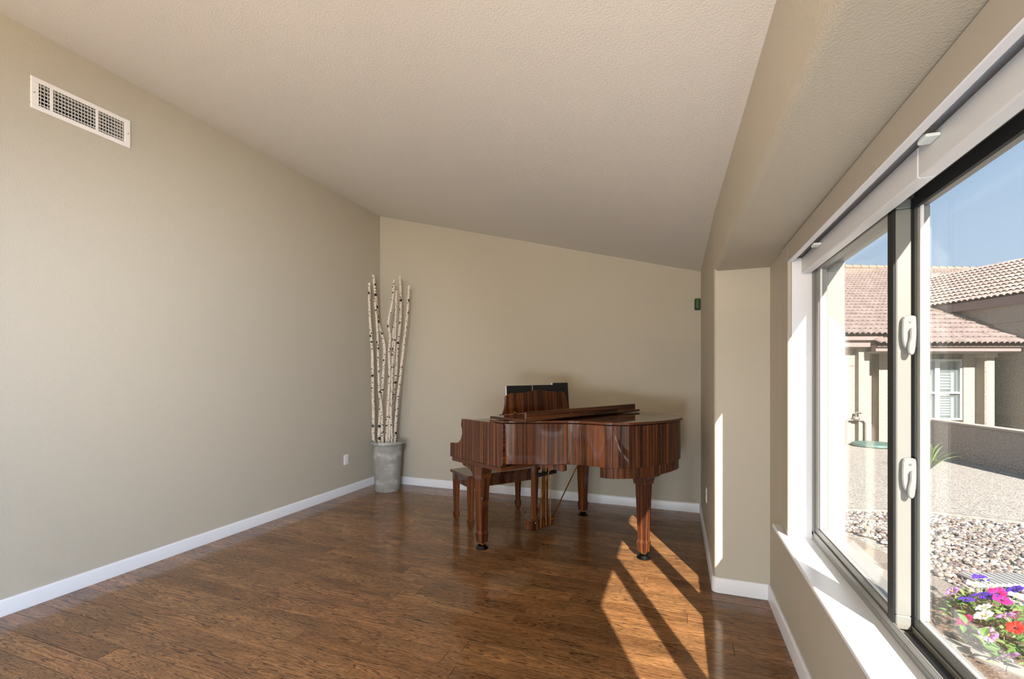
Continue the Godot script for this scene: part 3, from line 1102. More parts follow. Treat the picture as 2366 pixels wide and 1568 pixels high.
func make_piano() -> void:
	var o := thing("grand_piano", "glossy striped mahogany baby grand piano with folded front lid", "piano", Vector3(-1.8054, 0, -3.3914), -27.28)
	var V: StandardMaterial3D = M.veneer
	var width := 1.44
	# case: bent side, tail and straight bass side
	var side := spline([Vector2(0.675, 0.03), Vector2(0.83, 0.199), Vector2(1.0, 0.378), Vector2(1.13, 0.442), Vector2(1.275, 0.48), Vector2(1.39, 0.61), Vector2(1.445, 0.80), Vector2(1.462, 1.0), Vector2(1.435, 1.2), Vector2(1.33, 1.37), Vector2(1.16, 1.43), Vector2(1.0, width)], 6)
	var plan := PackedVector2Array([Vector2(0.55, 0.045), Vector2(0.656, 0.012)])
	plan.append_array(side)
	plan.append_array(PackedVector2Array([Vector2(0.55, width)]))
	var g := MB.new()
	g.prism(wz(plan), 0.725, 1.026, "y", 0.002)
	put("case_rim", g.mesh(), V, o)
	# arms with their scroll profile, keybed below, fallboard and stretcher between
	var prof := PackedVector2Array([Vector2(0.0, 0.701), Vector2(0.0, 0.806), Vector2(0.006, 0.816), Vector2(0.022, 0.82), Vector2(0.085, 0.822), Vector2(0.118, 0.832), Vector2(0.14, 0.851), Vector2(0.158, 0.876), Vector2(0.168, 0.91), Vector2(0.167, 0.94), Vector2(0.156, 0.968), Vector2(0.153, 0.99), Vector2(0.164, 1.028), Vector2(0.66, 1.028), Vector2(0.672, 1.02), Vector2(0.672, 0.73), Vector2(0.662, 0.716), Vector2(0.64, 0.701)])
	for k in [[-0.055, 0.0], [-width, -width + 0.055]]:
		g = MB.new()
		g.prism(prof, k[0], k[1], "z", 0.0025, 30.0)
		put("arm", g.mesh(), V, o)
	g = MB.new()
	g.prism(PackedVector2Array([Vector2(0.013, -0.012), Vector2(0.64, -0.012), Vector2(0.64, -width + 0.012), Vector2(0.013, -width + 0.012)]), 0.665, 0.703, "y", 0.003)
	put("keybed", g.mesh(), M.veneer_long, o)
	boxpart("key_slip", Vector3(0.02, 0.73, -width * 0.5), Vector3(0.025, 0.06, width - 0.11), V, o, 0.003)
	g = MB.new()
	g.prism(PackedVector2Array([Vector2(0.04, 0.703), Vector2(0.04, 0.79), Vector2(0.17, 0.845), Vector2(0.21, 0.985), Vector2(0.55, 0.985), Vector2(0.55, 0.703)]), -width + 0.055, -0.055, "z", 0.004)
	put("fallboard", g.mesh(), V, o)
	boxpart("music_tray", Vector3(0.39, 1.008, -width * 0.5), Vector3(0.30, 0.034, width - 0.14), M.veneer, o, 0.003)
	# main lid
	var lid := PackedVector2Array([Vector2(0.537, -0.012), Vector2(0.668, -0.012)])
	var ls := []
	for i in side.size():
		var a := side[maxi(i - 1, 0)]
		var b := side[mini(i + 1, side.size() - 1)]
		var d := (b - a).normalized()
		ls.append(side[i] + Vector2(d.y, -d.x) * 0.017)
	for p in ls:
		if p.x > 0.668:
			lid.append(p)
	lid.append(Vector2(0.537, width + 0.012))
	g = MB.new()
	g.prism(wz(lid), 1.031, 1.051, "y", 0.004)
	put("lid", g.mesh(), M.veneer_long, o)
	# front lid folded back upon it, its lip standing up
	g = MB.new()
	g.box(Vector3(0.728, 1.067, -width * 0.5), Vector3(0.384, 0.018, width + 0.02), 0.004)
	put("front_lid", g.mesh(), M.veneer_long, o)
	boxpart("lid_lip", Vector3(0.903, 1.102, -0.695), Vector3(0.02, 0.052, 1.385), M.veneer_long, o, 0.004)
	for w in [0.2, 0.72, 1.24]:
		g = MB.new()
		g.tube([Vector3(0.535, 1.054, -w + 0.05), Vector3(0.535, 1.054, -w - 0.05)], [0.004], 8)
		put("hinge", g.mesh(), M.brass, o)
	# music desk, leaning back a little
	var dk := PackedVector2Array()
	var half := spline([Vector2(0.43, 0.0), Vector2(0.41, 0.035), Vector2(0.395, 0.08), Vector2(0.39, 0.125), Vector2(0.385, 0.15)], 4)
	var tp := spline([Vector2(0.335, 0.178), Vector2(0.25, 0.176), Vector2(0.17, 0.178), Vector2(0.10, 0.188), Vector2(0.0, 0.197)], 4)
	for p in half:
		dk.append(p)
	for p in tp:
		dk.append(p)
	for i in range(tp.size() - 2, -1, -1):
		dk.append(Vector2(-tp[i].x, tp[i].y))
	for i in range(half.size() - 1, -1, -1):
		dk.append(Vector2(-half[i].x, half[i].y))
	g = MB.new()
	g.prism(dk, -0.007, 0.007, "z", 0.0015, 30.0)
	var desk := put("music_desk", g.mesh(), V, o)
	var db := Basis(Vector3.UP, PI / 2) * Basis(Vector3.RIGHT, deg_to_rad(-4.0))
	desk.transform = Transform3D(db, Vector3(0.335, 1.056, -0.72))
	boxpart("desk_ledge", Vector3(0.325, 1.048, -0.72), Vector3(0.12, 0.012, 0.8), M.veneer, o, 0.002)
	for w in [0.42, 1.02]:
		g = MB.new()
		g.box(Vector3(0.362, 1.062, -w), Vector3(0.03, 0.012, 0.02), 0.002)
		g.tube([Vector3(0.352, 1.066, -w), Vector3(0.352, 1.078, -w)], [0.006], 8)
		put("desk_hinge", g.mesh(), M.brass, o)
	# legs with scrolled brackets and spade feet, casters
	var lp := [[0.044, 0.567], [0.0425, 0.50], [0.0315, 0.148], [0.0315, 0.141], [0.037, 0.122], [0.037, 0.115], [0.0315, 0.05], [0.028, 0.047]]
	var spots := [Vector3(0.333, 0, -0.078), Vector3(0.333, 0, -1.362), Vector3(1.316, 0, -0.859)]
	for k in 3:
		var p: Vector3 = spots[k]
		g = MB.new()
		g.square(lp, p)
		var leg := put("leg", g.mesh(), V, o)
		# bracket
		g = MB.new()
		var hi := 0.665 if k < 2 else 0.648
		var br := PackedVector2Array()
		if k < 2:
			br.append_array(spline([Vector2(p.x - 0.20, hi), Vector2(p.x - 0.185, hi - 0.022), Vector2(p.x - 0.11, hi - 0.035), Vector2(p.x - 0.066, hi - 0.065), Vector2(p.x - 0.05, 0.565)], 4))
			br.append_array(PackedVector2Array([Vector2(p.x + 0.05, 0.565), Vector2(p.x + 0.062, hi)]))
			g.prism(br, p.z - 0.052, p.z + 0.052, "z", 0.002, 30.0)
		else:
			br.append_array(spline([Vector2(p.x - 0.13, hi), Vector2(p.x - 0.12, hi - 0.015), Vector2(p.x - 0.065, hi - 0.04), Vector2(p.x - 0.05, 0.565)], 4))
			br.append_array(spline([Vector2(p.x + 0.05, 0.565), Vector2(p.x + 0.06, hi - 0.045), Vector2(p.x + 0.10, hi - 0.02), Vector2(p.x + 0.115, hi)], 4))
			g.prism(br, p.z - 0.06, p.z + 0.06, "z", 0.002, 30.0)
		put("leg_bracket", g.mesh(), V, leg)
		g = MB.new()
		g.xf = Transform3D(Basis(), p)
		g.tube([Vector3(-0.012, 0.034, 0), Vector3(0.012, 0.034, 0)], [0.017], 16)
		g.box(Vector3(0.016, 0.042, 0), Vector3(0.004, 0.03, 0.022), 0.001)
		g.box(Vector3(-0.016, 0.042, 0), Vector3(0.004, 0.03, 0.022), 0.001)
		g.tube([Vector3(-0.02, 0.034, 0), Vector3(0.02, 0.034, 0)], [0.005], 10)
		put("caster", g.mesh(), M.brass, leg)
	# step under the tail that carries its leg
	var tail := PackedVector2Array()
	for p in side:
		if p.x > 1.20 and p.y < 1.24:
			var q := Vector2(1.08, 0.95)
			tail.append(p + (q - p).normalized() * 0.014)
	tail.append(Vector2(1.18, 1.23))
	tail.append(Vector2(1.18, 0.50))
	g = MB.new()
	g.prism(wz(tail), 0.648, 0.727, "y", 0.002)
	put("tail_block", g.mesh(), V, o)
	# under the case: beams and the black box
	for w in [0.35, 0.75, 1.12]:
		boxpart("beam", Vector3(0.80, 0.70, -w), Vector3(0.34, 0.05, 0.05), M.veneer, o, 0.003)
	boxpart("control_box", Vector3(0.78, 0.695, -0.44), Vector3(0.10, 0.035, 0.06), M.black_plastic, o, 0.004)
	# pedal lyre
	var ly := Node3D.new()
	ly.name = "pedal_lyre"
	o.add_child(ly, true)
	boxpart("lyre_box", Vector3(0.40, 0.092, -0.68), Vector3(0.085, 0.082, 0.285), V, ly, 0.004)
	for w in [0.605, 0.742]:
		boxpart("lyre_post", Vector3(0.40, 0.40, -w), Vector3(0.045, 0.54, 0.04), V, ly, 0.003)
	boxpart("lyre_block", Vector3(0.40, 0.655, -0.68), Vector3(0.10, 0.035, 0.26), V, ly, 0.003)
	boxpart("rod_guide", Vector3(0.45, 0.525, -0.71), Vector3(0.035, 0.028, 0.23), M.black_felt, ly, 0.003)
	for w in [0.638, 0.699, 0.757]:
		g = MB.new()
		g.tube([Vector3(0.452, 0.07, -w), Vector3(0.452, 0.68, -w)], [0.0042], 10)
		g.tube([Vector3(0.452, 0.066, -w), Vector3(0.452, 0.085, -w)], [0.007], 10)
		g.tube([Vector3(0.452, 0.66, -w), Vector3(0.452, 0.675, -w)], [0.008], 10)
		put("pedal_rod", g.mesh(), M.brass, ly)
		g = MB.new()
		g.tube([Vector3(0.46, 0.075, -w), Vector3(0.36, 0.075, -w), Vector3(0.30, 0.07, -w), Vector3(0.25, 0.06, -w)], [0.007, 0.008, 0.011, 0.009], 10)
		put("pedal", g.mesh(), M.brass, ly)
	for b in [[Vector3(0.445, 0.115, -0.575), Vector3(0.67, 0.72, -0.55)], [Vector3(0.445, 0.11, -0.785), Vector3(0.83, 0.72, -0.72)]]:
		g = MB.new()
		g.tube([b[0], b[1]], [0.0052], 10)
		g.ball(b[0], Vector3.ONE * 0.009, 10)
		put("lyre_brace", g.mesh(), M.brass, ly)
	# caster cups stand on the floor of their own
	var cup_mesh := MB.new()
	cup_mesh.lathe([[0.0, 0.0], [0.052, 0.0], [0.053, 0.005], [0.046, 0.012], [0.036, 0.024], [0.031, 0.025], [0.027, 0.017], [0.0, 0.015]], 28)
	var cm := cup_mesh.mesh()
	var cl := ["black caster cup under the keyboard leg facing the room", "black caster cup under the piano leg by the back wall", "black caster cup under the tail leg in the sun"]
	for k in 3:
		var c := put("caster_cup", cm, M.black_plastic)
		c.position = o.transform * Vector3(spots[k].x, 0.0, spots[k].z)
		tag(c, cl[k], "caster cup", "caster cups under the piano")
	# music books on the desk
	var back := -0.0105
	var bk := thing("music_book", "open black spiral-bound music book on the piano desk", "book", Vector3.ZERO, 0.0, "music books")
	bk.transform = o.transform * Transform3D(db, Vector3(0.335, 1.056, -0.72))
	for k in [[-0.335, -0.03], [-0.022, 0.25]]:
		boxpart("cover", Vector3((k[0] + k[1]) * 0.5 - 0.02, 0.125, back - 0.0015), Vector3(k[1] - k[0], 0.232 if k[0] < -0.1 else 0.234, 0.003), M.book_black, bk, 0.0008)
		boxpart("pages", Vector3((k[0] + k[1]) * 0.5 - 0.024, 0.122, back - 0.007), Vector3(k[1] - k[0] + 0.004, 0.230, 0.008), M.paper, bk, 0.001)
	g = MB.new()
	for i in 18:
		g.tube([Vector3(-0.052, 0.018 + i * 0.0125, back + 0.001), Vector3(-0.044, 0.02 + i * 0.0125, back + 0.003), Vector3(-0.038, 0.022 + i * 0.0125, back + 0.001)], [0.0012], 5)
	put("spiral_wire", g.mesh(), M.wire_silver, bk)
	bk = thing("music_book", "closed black music book standing tallest on the desk", "book", Vector3.ZERO, 0.0, "music books")
	bk.transform = o.transform * Transform3D(db, Vector3(0.335, 1.056, -0.72))
	boxpart("cover", Vector3(0.335, 0.134, back - 0.0015), Vector3(0.215, 0.252, 0.003), M.book_black, bk, 0.0008)
	boxpart("pages", Vector3(0.328, 0.1345, back - 0.010), Vector3(0.222, 0.253, 0.014), M.paper, bk, 0.001)


func make_bench() -> void:
	var pb := Transform3D(Basis(Vector3.UP, deg_to_rad(-27.28)), Vector3(-1.8054, 0, -3.3914))
	var ctr := pb * Vector3(-0.17, 0, -0.655)
	var o := thing("piano_bench", "dark glossy wooden piano bench pulled up to the keyboard", "bench", ctr, -27.28 - 11.0)
	var V: StandardMaterial3D = M.veneer
	boxpart("seat", Vector3(0, 0.472, 0), Vector3(0.385, 0.026, 0.80), V, o, 0.005)
	for s in [-1.0, 1.0]:
		boxpart("apron", Vector3(s * 0.158, 0.413, 0), Vector3(0.02, 0.092, 0.68), V, o, 0.002)
		boxpart("apron", Vector3(0, 0.413, s * 0.352), Vector3(0.30, 0.092, 0.02), V, o, 0.002)
		for t in [-1.0, 1.0]:
			var g := MB.new()
			g.square([[0.027, 0.459], [0.026, 0.36], [0.0185, 0.10], [0.0185, 0.092], [0.0255, 0.08], [0.0255, 0.07], [0.019, 0.012], [0.012, 0.006], [0.012, 0.0]], Vector3(s * 0.155, 0, t * 0.35))
			put("leg", g.mesh(), V, o)


# ---------------------------------------------------------------- birch poles in the pot
func make_pot() -> void:
	var base := Vector3(-3.30, 0, -4.60)
	var pot := thing("planter_pot", "tall grey concrete planter pot in the corner", "pot", base)
	var g := MB.new()
	g.lathe([[0.0, 0.0], [0.138, 0.0], [0.145, 0.01], [0.152, 0.10], [0.162, 0.30], [0.176, 0.50], [0.180, 0.555], [0.15, 0.555], [0.14, 0.50], [0.0, 0.50]], 48)
	put("pot_body", g.mesh(), M.concrete_pot, pot)
	g = MB.new()
	var ring := []
	for i in 13:
		var a := TAU * i / 12.0 - PI / 2
		ring.append([0.186 + 0.022 * cos(a), 0.575 + 0.024 * sin(a)])
	g.lathe(ring, 48)
	put("pot_rim", g.mesh(), M.concrete_pot, pot)
	g = MB.new()
	g.lathe([[0.17, 0.53], [0.12, 0.545], [0.05, 0.55], [0.0, 0.552]], 24)
	put("filling", g.mesh(), M.moss_dark, pot)
	# poles: pixel paths read off the photograph, taken to the upright plane through the pot
	var paths := [
		[[205, 150], [206, 300], [215, 470], [225, 620], [228, 850], [232, 1000], [232, 1155]],
		[[231, 98], [248, 250], [262, 400], [302, 550], [298, 700], [286, 870], [276, 1000], [268, 1160]],
		[[240, 250], [257, 450], [262, 620], [266, 750], [270, 860], [284, 960], [290, 1150]],
		[[365, 130], [353, 280], [329, 405], [340, 500], [333, 600], [337, 750], [326, 950], [318, 1155]],
		[[381, 200], [375, 400], [368, 560], [357, 700], [350, 850], [340, 1000], [335, 1150]],
		[[405, 108], [408, 250], [405, 400], [386, 580], [376, 750], [356, 900], [345, 1160]],
		[[463, 168], [451, 350], [425, 580], [406, 750], [388, 900], [376, 1050], [370, 1155]],
		[[362, 420], [356, 600], [352, 800], [346, 1000], [352, 1150]],
	]
	var off := [0.02, 0.04, -0.05, -0.01, -0.06, 0.05, 0.0, -0.08]
	var rad := [0.0195, 0.021, 0.016, 0.0185, 0.015, 0.0195, 0.0185, 0.012]
	var labels := ["spotted birch pole leaning along the left wall side", "tallest birch pole with a bend at half height", "thin birch pole standing behind the bent tallest one", "birch pole with a kinked forked top", "slim birch pole behind the straight white one", "straight white birch pole with dark rings", "birch pole leaning out furthest towards the piano", "short dark birch pole among the others"]
	var th := deg_to_rad(TURN)
	var fwd := Vector3(-sin(th), 0, -cos(th))
	var rgt := Vector3(cos(th), 0, -sin(th))
	var dist := Vector3(base.x, 0, base.z).dot(fwd)
	for k in paths.size():
		var pts := []
		for q in paths[k]:
			var u: float = (780.0 + q[0] / 2.8 - 1183.0) / 1040.0
			var v: float = (868.0 - (600.0 + q[1] / 2.8)) / 1040.0
			var dd: float = dist + off[k]
			pts.append(fwd * dd + rgt * u * dd + Vector3(0, 1.38 + v * dd, 0))
		pts.reverse()
		var first: Vector3 = pts[0]
		pts.push_front(Vector3(lerpf(first.x, base.x, 0.15), 0.52, lerpf(first.z, base.z, 0.15)))
		# smooth it
		var fine := []
		var rr := []
		for i in pts.size() - 1:
			for s in 6:
				var f := s / 6.0
				fine.append((pts[i] as Vector3).cubic_interpolate(pts[i + 1], pts[maxi(i - 1, 0)], pts[mini(i + 2, pts.size() - 1)], f))
		fine.append(pts[-1])
		for i in fine.size():
			var f := float(i) / fine.size()
			rr.append(rad[k] * (1.06 - 0.28 * f) * (1.0 + 0.05 * sin(i * 1.7 + k) + 0.04 * sin(i * 4.1)))
		g = MB.new()
		var b0: Vector3 = fine[0]
		for i in fine.size():
			fine[i] -= b0
		g.tube(fine, rr, 12, true, 0.62)
		for i in g.t.size():
			g.t[i] += Vector2(k * 0.37, k * 0.21)
		var pole := put("birch_pole", g.mesh(), M.birch)
		pole.position = b0
		tag(pole, labels[k], "branch", "birch poles in the pot")


# ---------------------------------------------------------------- outdoors
func gy(x: float, z: float) -> float:
	return -0.1 - 0.036 * maxf(0.0, 0.33 * x - 0.944 * z - 3.6)


func make_ground() -> void:
	var o := struct("ground", "pale fine gravel yard sloping away from the house", "ground")
	var g := MB.new()
	# ground outside: a strip grid from the house wall outwards
	var xs := [0.75, 3.0, 6.0, 12.0, 25.0, 60.0]
	var zs := [60.0, 20.0, 8.0, 3.65, 0.0, -3.6, -5.0, -8.0, -12.0, -18.0, -28.0, -60.0]
	for i in xs.size() - 1:
		for j in zs.size() - 1:
			var q := []
			for e in [[i, j], [i + 1, j], [i + 1, j + 1], [i, j + 1]]:
				q.append(Vector3(xs[e[0]], gy(xs[e[0]], zs[e[1]]) - 0.015, zs[e[1]]))
			g.poly(q, [Vector3.UP, Vector3.UP, Vector3.UP, Vector3.UP], [Vector2.ZERO, Vector2.ZERO, Vector2.ZERO, Vector2.ZERO])
	for q in [[-60.0, 0.75, 3.65, 60.0]]:
		g.poly([Vector3(q[0], -0.115, q[2]), Vector3(q[1], -0.115, q[2]), Vector3(q[1], -0.115, q[3]), Vector3(q[0], -0.115, q[3])], [Vector3.UP, Vector3.UP, Vector3.UP, Vector3.UP], [Vector2.ZERO, Vector2.ZERO, Vector2.ZERO, Vector2.ZERO])
	put("gravel_bed", g.mesh(), M.fine_gravel, o)


func on_ground(x: float, z: float) -> Vector3:
	return Vector3(x, gy(x, z), z)


func inside(p: Vector2, pl: PackedVector2Array) -> bool:
	return Geometry2D.is_point_in_polygon(p, pl)


func make_yard() -> void:
	make_ground()
	# concrete edging between the fine gravel and the river stones
	var e := thing("gravel_edging", "concrete edging strip between fine gravel and river stones", "edging")
	var run := [Vector2(1.0, -6.1), Vector2(1.76, -6.3), Vector2(2.77, -6.62), Vector2(3.52, -6.5), Vector2(4.6, -6.2), Vector2(6.0, -5.6)]
	for i in run.size() - 1:
		var a := on_ground(run[i].x, run[i].y)
		var b := on_ground(run[i + 1].x, run[i + 1].y)
		var d := b - a
		var g := MB.new()
		g.xf = Transform3D(Basis.looking_at(d.normalized(), Vector3.UP), (a + b) * 0.5)
		g.box(Vector3(0, 0.0, 0), Vector3(0.10, 0.07, d.length() + 0.02), 0.012)
		put("edging_block", g.mesh(), M.concrete, e)
	# river stones
	var area := PackedVector2Array([Vector2(1.0, -6.05), Vector2(1.76, -6.25), Vector2(2.77, -6.56), Vector2(3.52, -6.44), Vector2(4.6, -6.1), Vector2(6.0, -5.5), Vector2(6.0, -2.5), Vector2(2.3, -2.9), Vector2(2.1, -3.9), Vector2(1.88, -4.1), Vector2(1.86, -4.6), Vector2(1.75, -5.2), Vector2(1.5, -5.5), Vector2(1.0, -5.7)])
	var rs := thing("river_stones", "bed of mixed pale and brown river stones outside the window", "stones", on_ground(2.5, -5.0))
	var kinds := []
	var r := RandomNumberGenerator.new()
	r.seed = 41
	for k in 5:
		var g := MB.new()
		g.ball(Vector3.ZERO, Vector3(1.0, 0.62, 0.8), 8)
		var ms := g.mesh()
		var arr := ms.surface_get_arrays(0)
		var vv: PackedVector3Array = arr[Mesh.ARRAY_VERTEX]
		var fn := FastNoiseLite.new()
		fn.seed = 50 + k
		fn.frequency = 0.8
		for i in vv.size():
			vv[i] = vv[i] * (1.0 + 0.45 * fn.get_noise_3dv(vv[i]))
		arr[Mesh.ARRAY_VERTEX] = vv
		var m2 := ArrayMesh.new()
		m2.add_surface_from_arrays(Mesh.PRIMITIVE_TRIANGLES, arr)
		kinds.append(m2)
	var near := []
	var rest := []
	for k in 30000:
		var p := Vector2(r.randf_range(0.9, 6.0), r.randf_range(-6.7, -2.5))
		if not inside(p, area) or p.x / -p.y > 0.72:
			continue
		var q := on_ground(p.x, p.y)
		var s := r.randf_range(0.012, 0.026)
		var tf := Transform3D(Basis(Vector3.UP, r.randf() * TAU) * Basis(Vector3.RIGHT, r.randf_range(-0.5, 0.5)), q + Vector3(0, s * 0.25, 0)).scaled_local(Vector3.ONE * s)
		# those that the window shows largest become single stones
		if near.size() < 280 and s > 0.021 and p.x / maxf(0.1, -p.y) > 0.36 and p.x / -p.y < 0.56 and p.y > -5.6 and r.randf() < 0.5:
			near.append([tf, r.randi_range(0, 4), r.randi_range(0, 5)])
		else:
			rest.append([tf, r.randi_range(0, 5)])
	for k in near:
		var st := put("stone", kinds[k[1]], M["stone_%d" % k[2]], rs)
		st.transform = rs.transform.affine_inverse() * k[0]
	var mm := MultiMesh.new()
	mm.transform_format = MultiMesh.TRANSFORM_3D
	mm.use_colors = true
	mm.mesh = kinds[2]
	mm.instance_count = rest.size()
	for i in rest.size():
		mm.set_instance_transform(i, rs.transform.affine_inverse() * rest[i][0])
		mm.set_instance_color(i, (M["stone_%d" % rest[i][1]].albedo_color as Color).srgb_to_linear())
	var mi := MultiMeshInstance3D.new()
	mi.name = "small_stones"
	mi.multimesh = mm
	mi.material_override = M.stone_mix
	mi.set_meta("kind", "stuff")
	rs.add_child(mi)
	# paver walk between the house and the stones
	var walk := struct("walkway", "tan concrete paver walkway below the window", "walkway")
	var wa := Vector2(1.66, -3.72)
	var wd := Vector2(-0.30, -1.0).normalized()
	var ws := Vector2(wd.y, -wd.x)
	if ws.x > 0.0:
		ws = -ws
	for i in 9:
		for j in 4:
			var ln := 0.30
			var wdt := 0.28
			var c := wa + wd * (i * ln + (0.15 if j % 2 else 0.0)) + ws * (j * wdt - 0.02) + Vector2(0.14, 0.0)
			if c.x < 0.95 or (c.y > -3.85 and c.x > 1.3):
				continue
			var g := MB.new()
			g.xf = Transform3D(Basis(Vector3.UP, -wd.angle()), on_ground(c.x, c.y) + Vector3(0, -0.012, 0))
			g.box(Vector3.ZERO, Vector3(ln - 0.008, 0.06, wdt - 0.008), 0.008)
			put("paver", g.mesh(), M["paver_%d" % r.randi_range(0, 3)], walk)
	# slotted drain cover strip
	var dr := thing("drain_cover", "pale slotted drain cover strip lying among river stones", "drain cover", on_ground(2.45, -4.42) + Vector3(0, 0.03, 0), 18.0)
	boxpart("plate", Vector3.ZERO, Vector3(0.9, 0.02, 0.2), M.grate, dr, 0.004)
	for i in 22:
		boxpart("rib", Vector3(-0.43 + i * 0.041, 0.012, 0), Vector3(0.018, 0.008, 0.19), M.grate, dr, 0.002)
	# planting bed with its curb
	var bed := thing("planting_bed", "brown soil flower bed with concrete curb below the window", "flower bed", on_ground(1.55, -3.3))
	var outline := PackedVector2Array([Vector2(1.05, -2.2), Vector2(1.42, -2.75), Vector2(1.62, -2.93), Vector2(2.1, -2.9), Vector2(2.25, -3.3), Vector2(2.1, -3.8), Vector2(1.85, -3.95), Vector2(1.55, -3.72), Vector2(1.3, -3.55), Vector2(1.05, -3.45)])
	var gg := MB.new()
	var loc := PackedVector2Array()
	for p in outline:
		loc.append(p - Vector2(1.55, -3.3))
	gg.prism(loc, -0.05, 0.012, "y")
	put("soil", gg.mesh(), M.soil, bed)
	var curb := [Vector2(0.95, -2.05), Vector2(1.25, -2.75), Vector2(1.46, -3.08), Vector2(1.6, -2.93), Vector2(1.95, -2.62), Vector2(2.4, -2.5)]
	curb = [Vector2(1.30, -3.22), Vector2(1.46, -3.08), Vector2(1.56, -2.98), Vector2(1.68, -2.88), Vector2(1.9, -2.72), Vector2(2.3, -2.55)]
	for i in curb.size() - 1:
		var a: Vector2 = curb[i] - Vector2(1.55, -3.3)
		var b: Vector2 = curb[i + 1] - Vector2(1.55, -3.3)
		var d := b - a
		var g := MB.new()
		g.xf = Transform3D(Basis(Vector3.UP, -d.angle()), Vector3((a.x + b.x) * 0.5, 0.0, (a.y + b.y) * 0.5))
		g.box(Vector3.ZERO, Vector3(d.length() + 0.02, 0.07, 0.09), 0.012)
		put("curb_block", g.mesh(), M.concrete, bed)
	make_petunias()
	make_wall_and_plant()


func petal_mesh(r: float) -> ArrayMesh:
	# five-lobed trumpet flower
	var g := MB.new()
	var n := 40
	var rings := [[0.05, -0.55], [0.12, -0.15], [0.32, 0.0], [0.66, 0.10], [1.0, 0.08]]
	var pt := func(i: int, k: int) -> Vector3:
		var a := TAU * k / n
		var lobe: float = 1.0 - 0.17 * pow(absf(cos(a * 2.5)), 6.0) * rings[i][0]
		var wave: float = 0.05 * sin(a * 10.0) * rings[i][0]
		return Vector3(cos(a) * rings[i][0] * lobe, rings[i][1] + wave, sin(a) * rings[i][0] * lobe) * r
	for i in rings.size() - 1:
		for k in n:
			var q := [pt.call(i, k), pt.call(i, k + 1), pt.call(i + 1, k + 1), pt.call(i + 1, k)]
			var nn: Vector3 = (q[1] - q[0]).cross(q[3] - q[0]).normalized()
			if nn.y < 0:
				nn = -nn
			g.poly(q, [nn, nn, nn, nn], [Vector2.ZERO, Vector2.ZERO, Vector2.ZERO, Vector2.ZERO])
	return g.mesh()


func leaf_mesh(ln: float, w: float) -> ArrayMesh:
	var g := MB.new()
	var n := 6
	for i in n:
		var f0 := float(i) / n
		var f1 := float(i + 1) / n
		var w0 := w * sin(PI * pow(f0, 0.8)) * 0.5
		var w1 := w * sin(PI * pow(f1, 0.8)) * 0.5
		var y0 := ln * 0.25 * sin(f0 * 2.2)
		var y1 := ln * 0.25 * sin(f1 * 2.2)
		for s in [-1.0, 1.0]:
			var q := [Vector3(f0 * ln, y0, 0), Vector3(f1 * ln, y1, 0), Vector3(f1 * ln, y1 + w1 * 0.35, s * w1), Vector3(f0 * ln, y0 + w0 * 0.35, s * w0)]
			var nn: Vector3 = Vector3(0, 1, -0.3 * s).normalized()
			g.poly(q, [nn, nn, nn, nn], [Vector2.ZERO, Vector2.ZERO, Vector2.ZERO, Vector2.ZERO])
	return g.mesh()


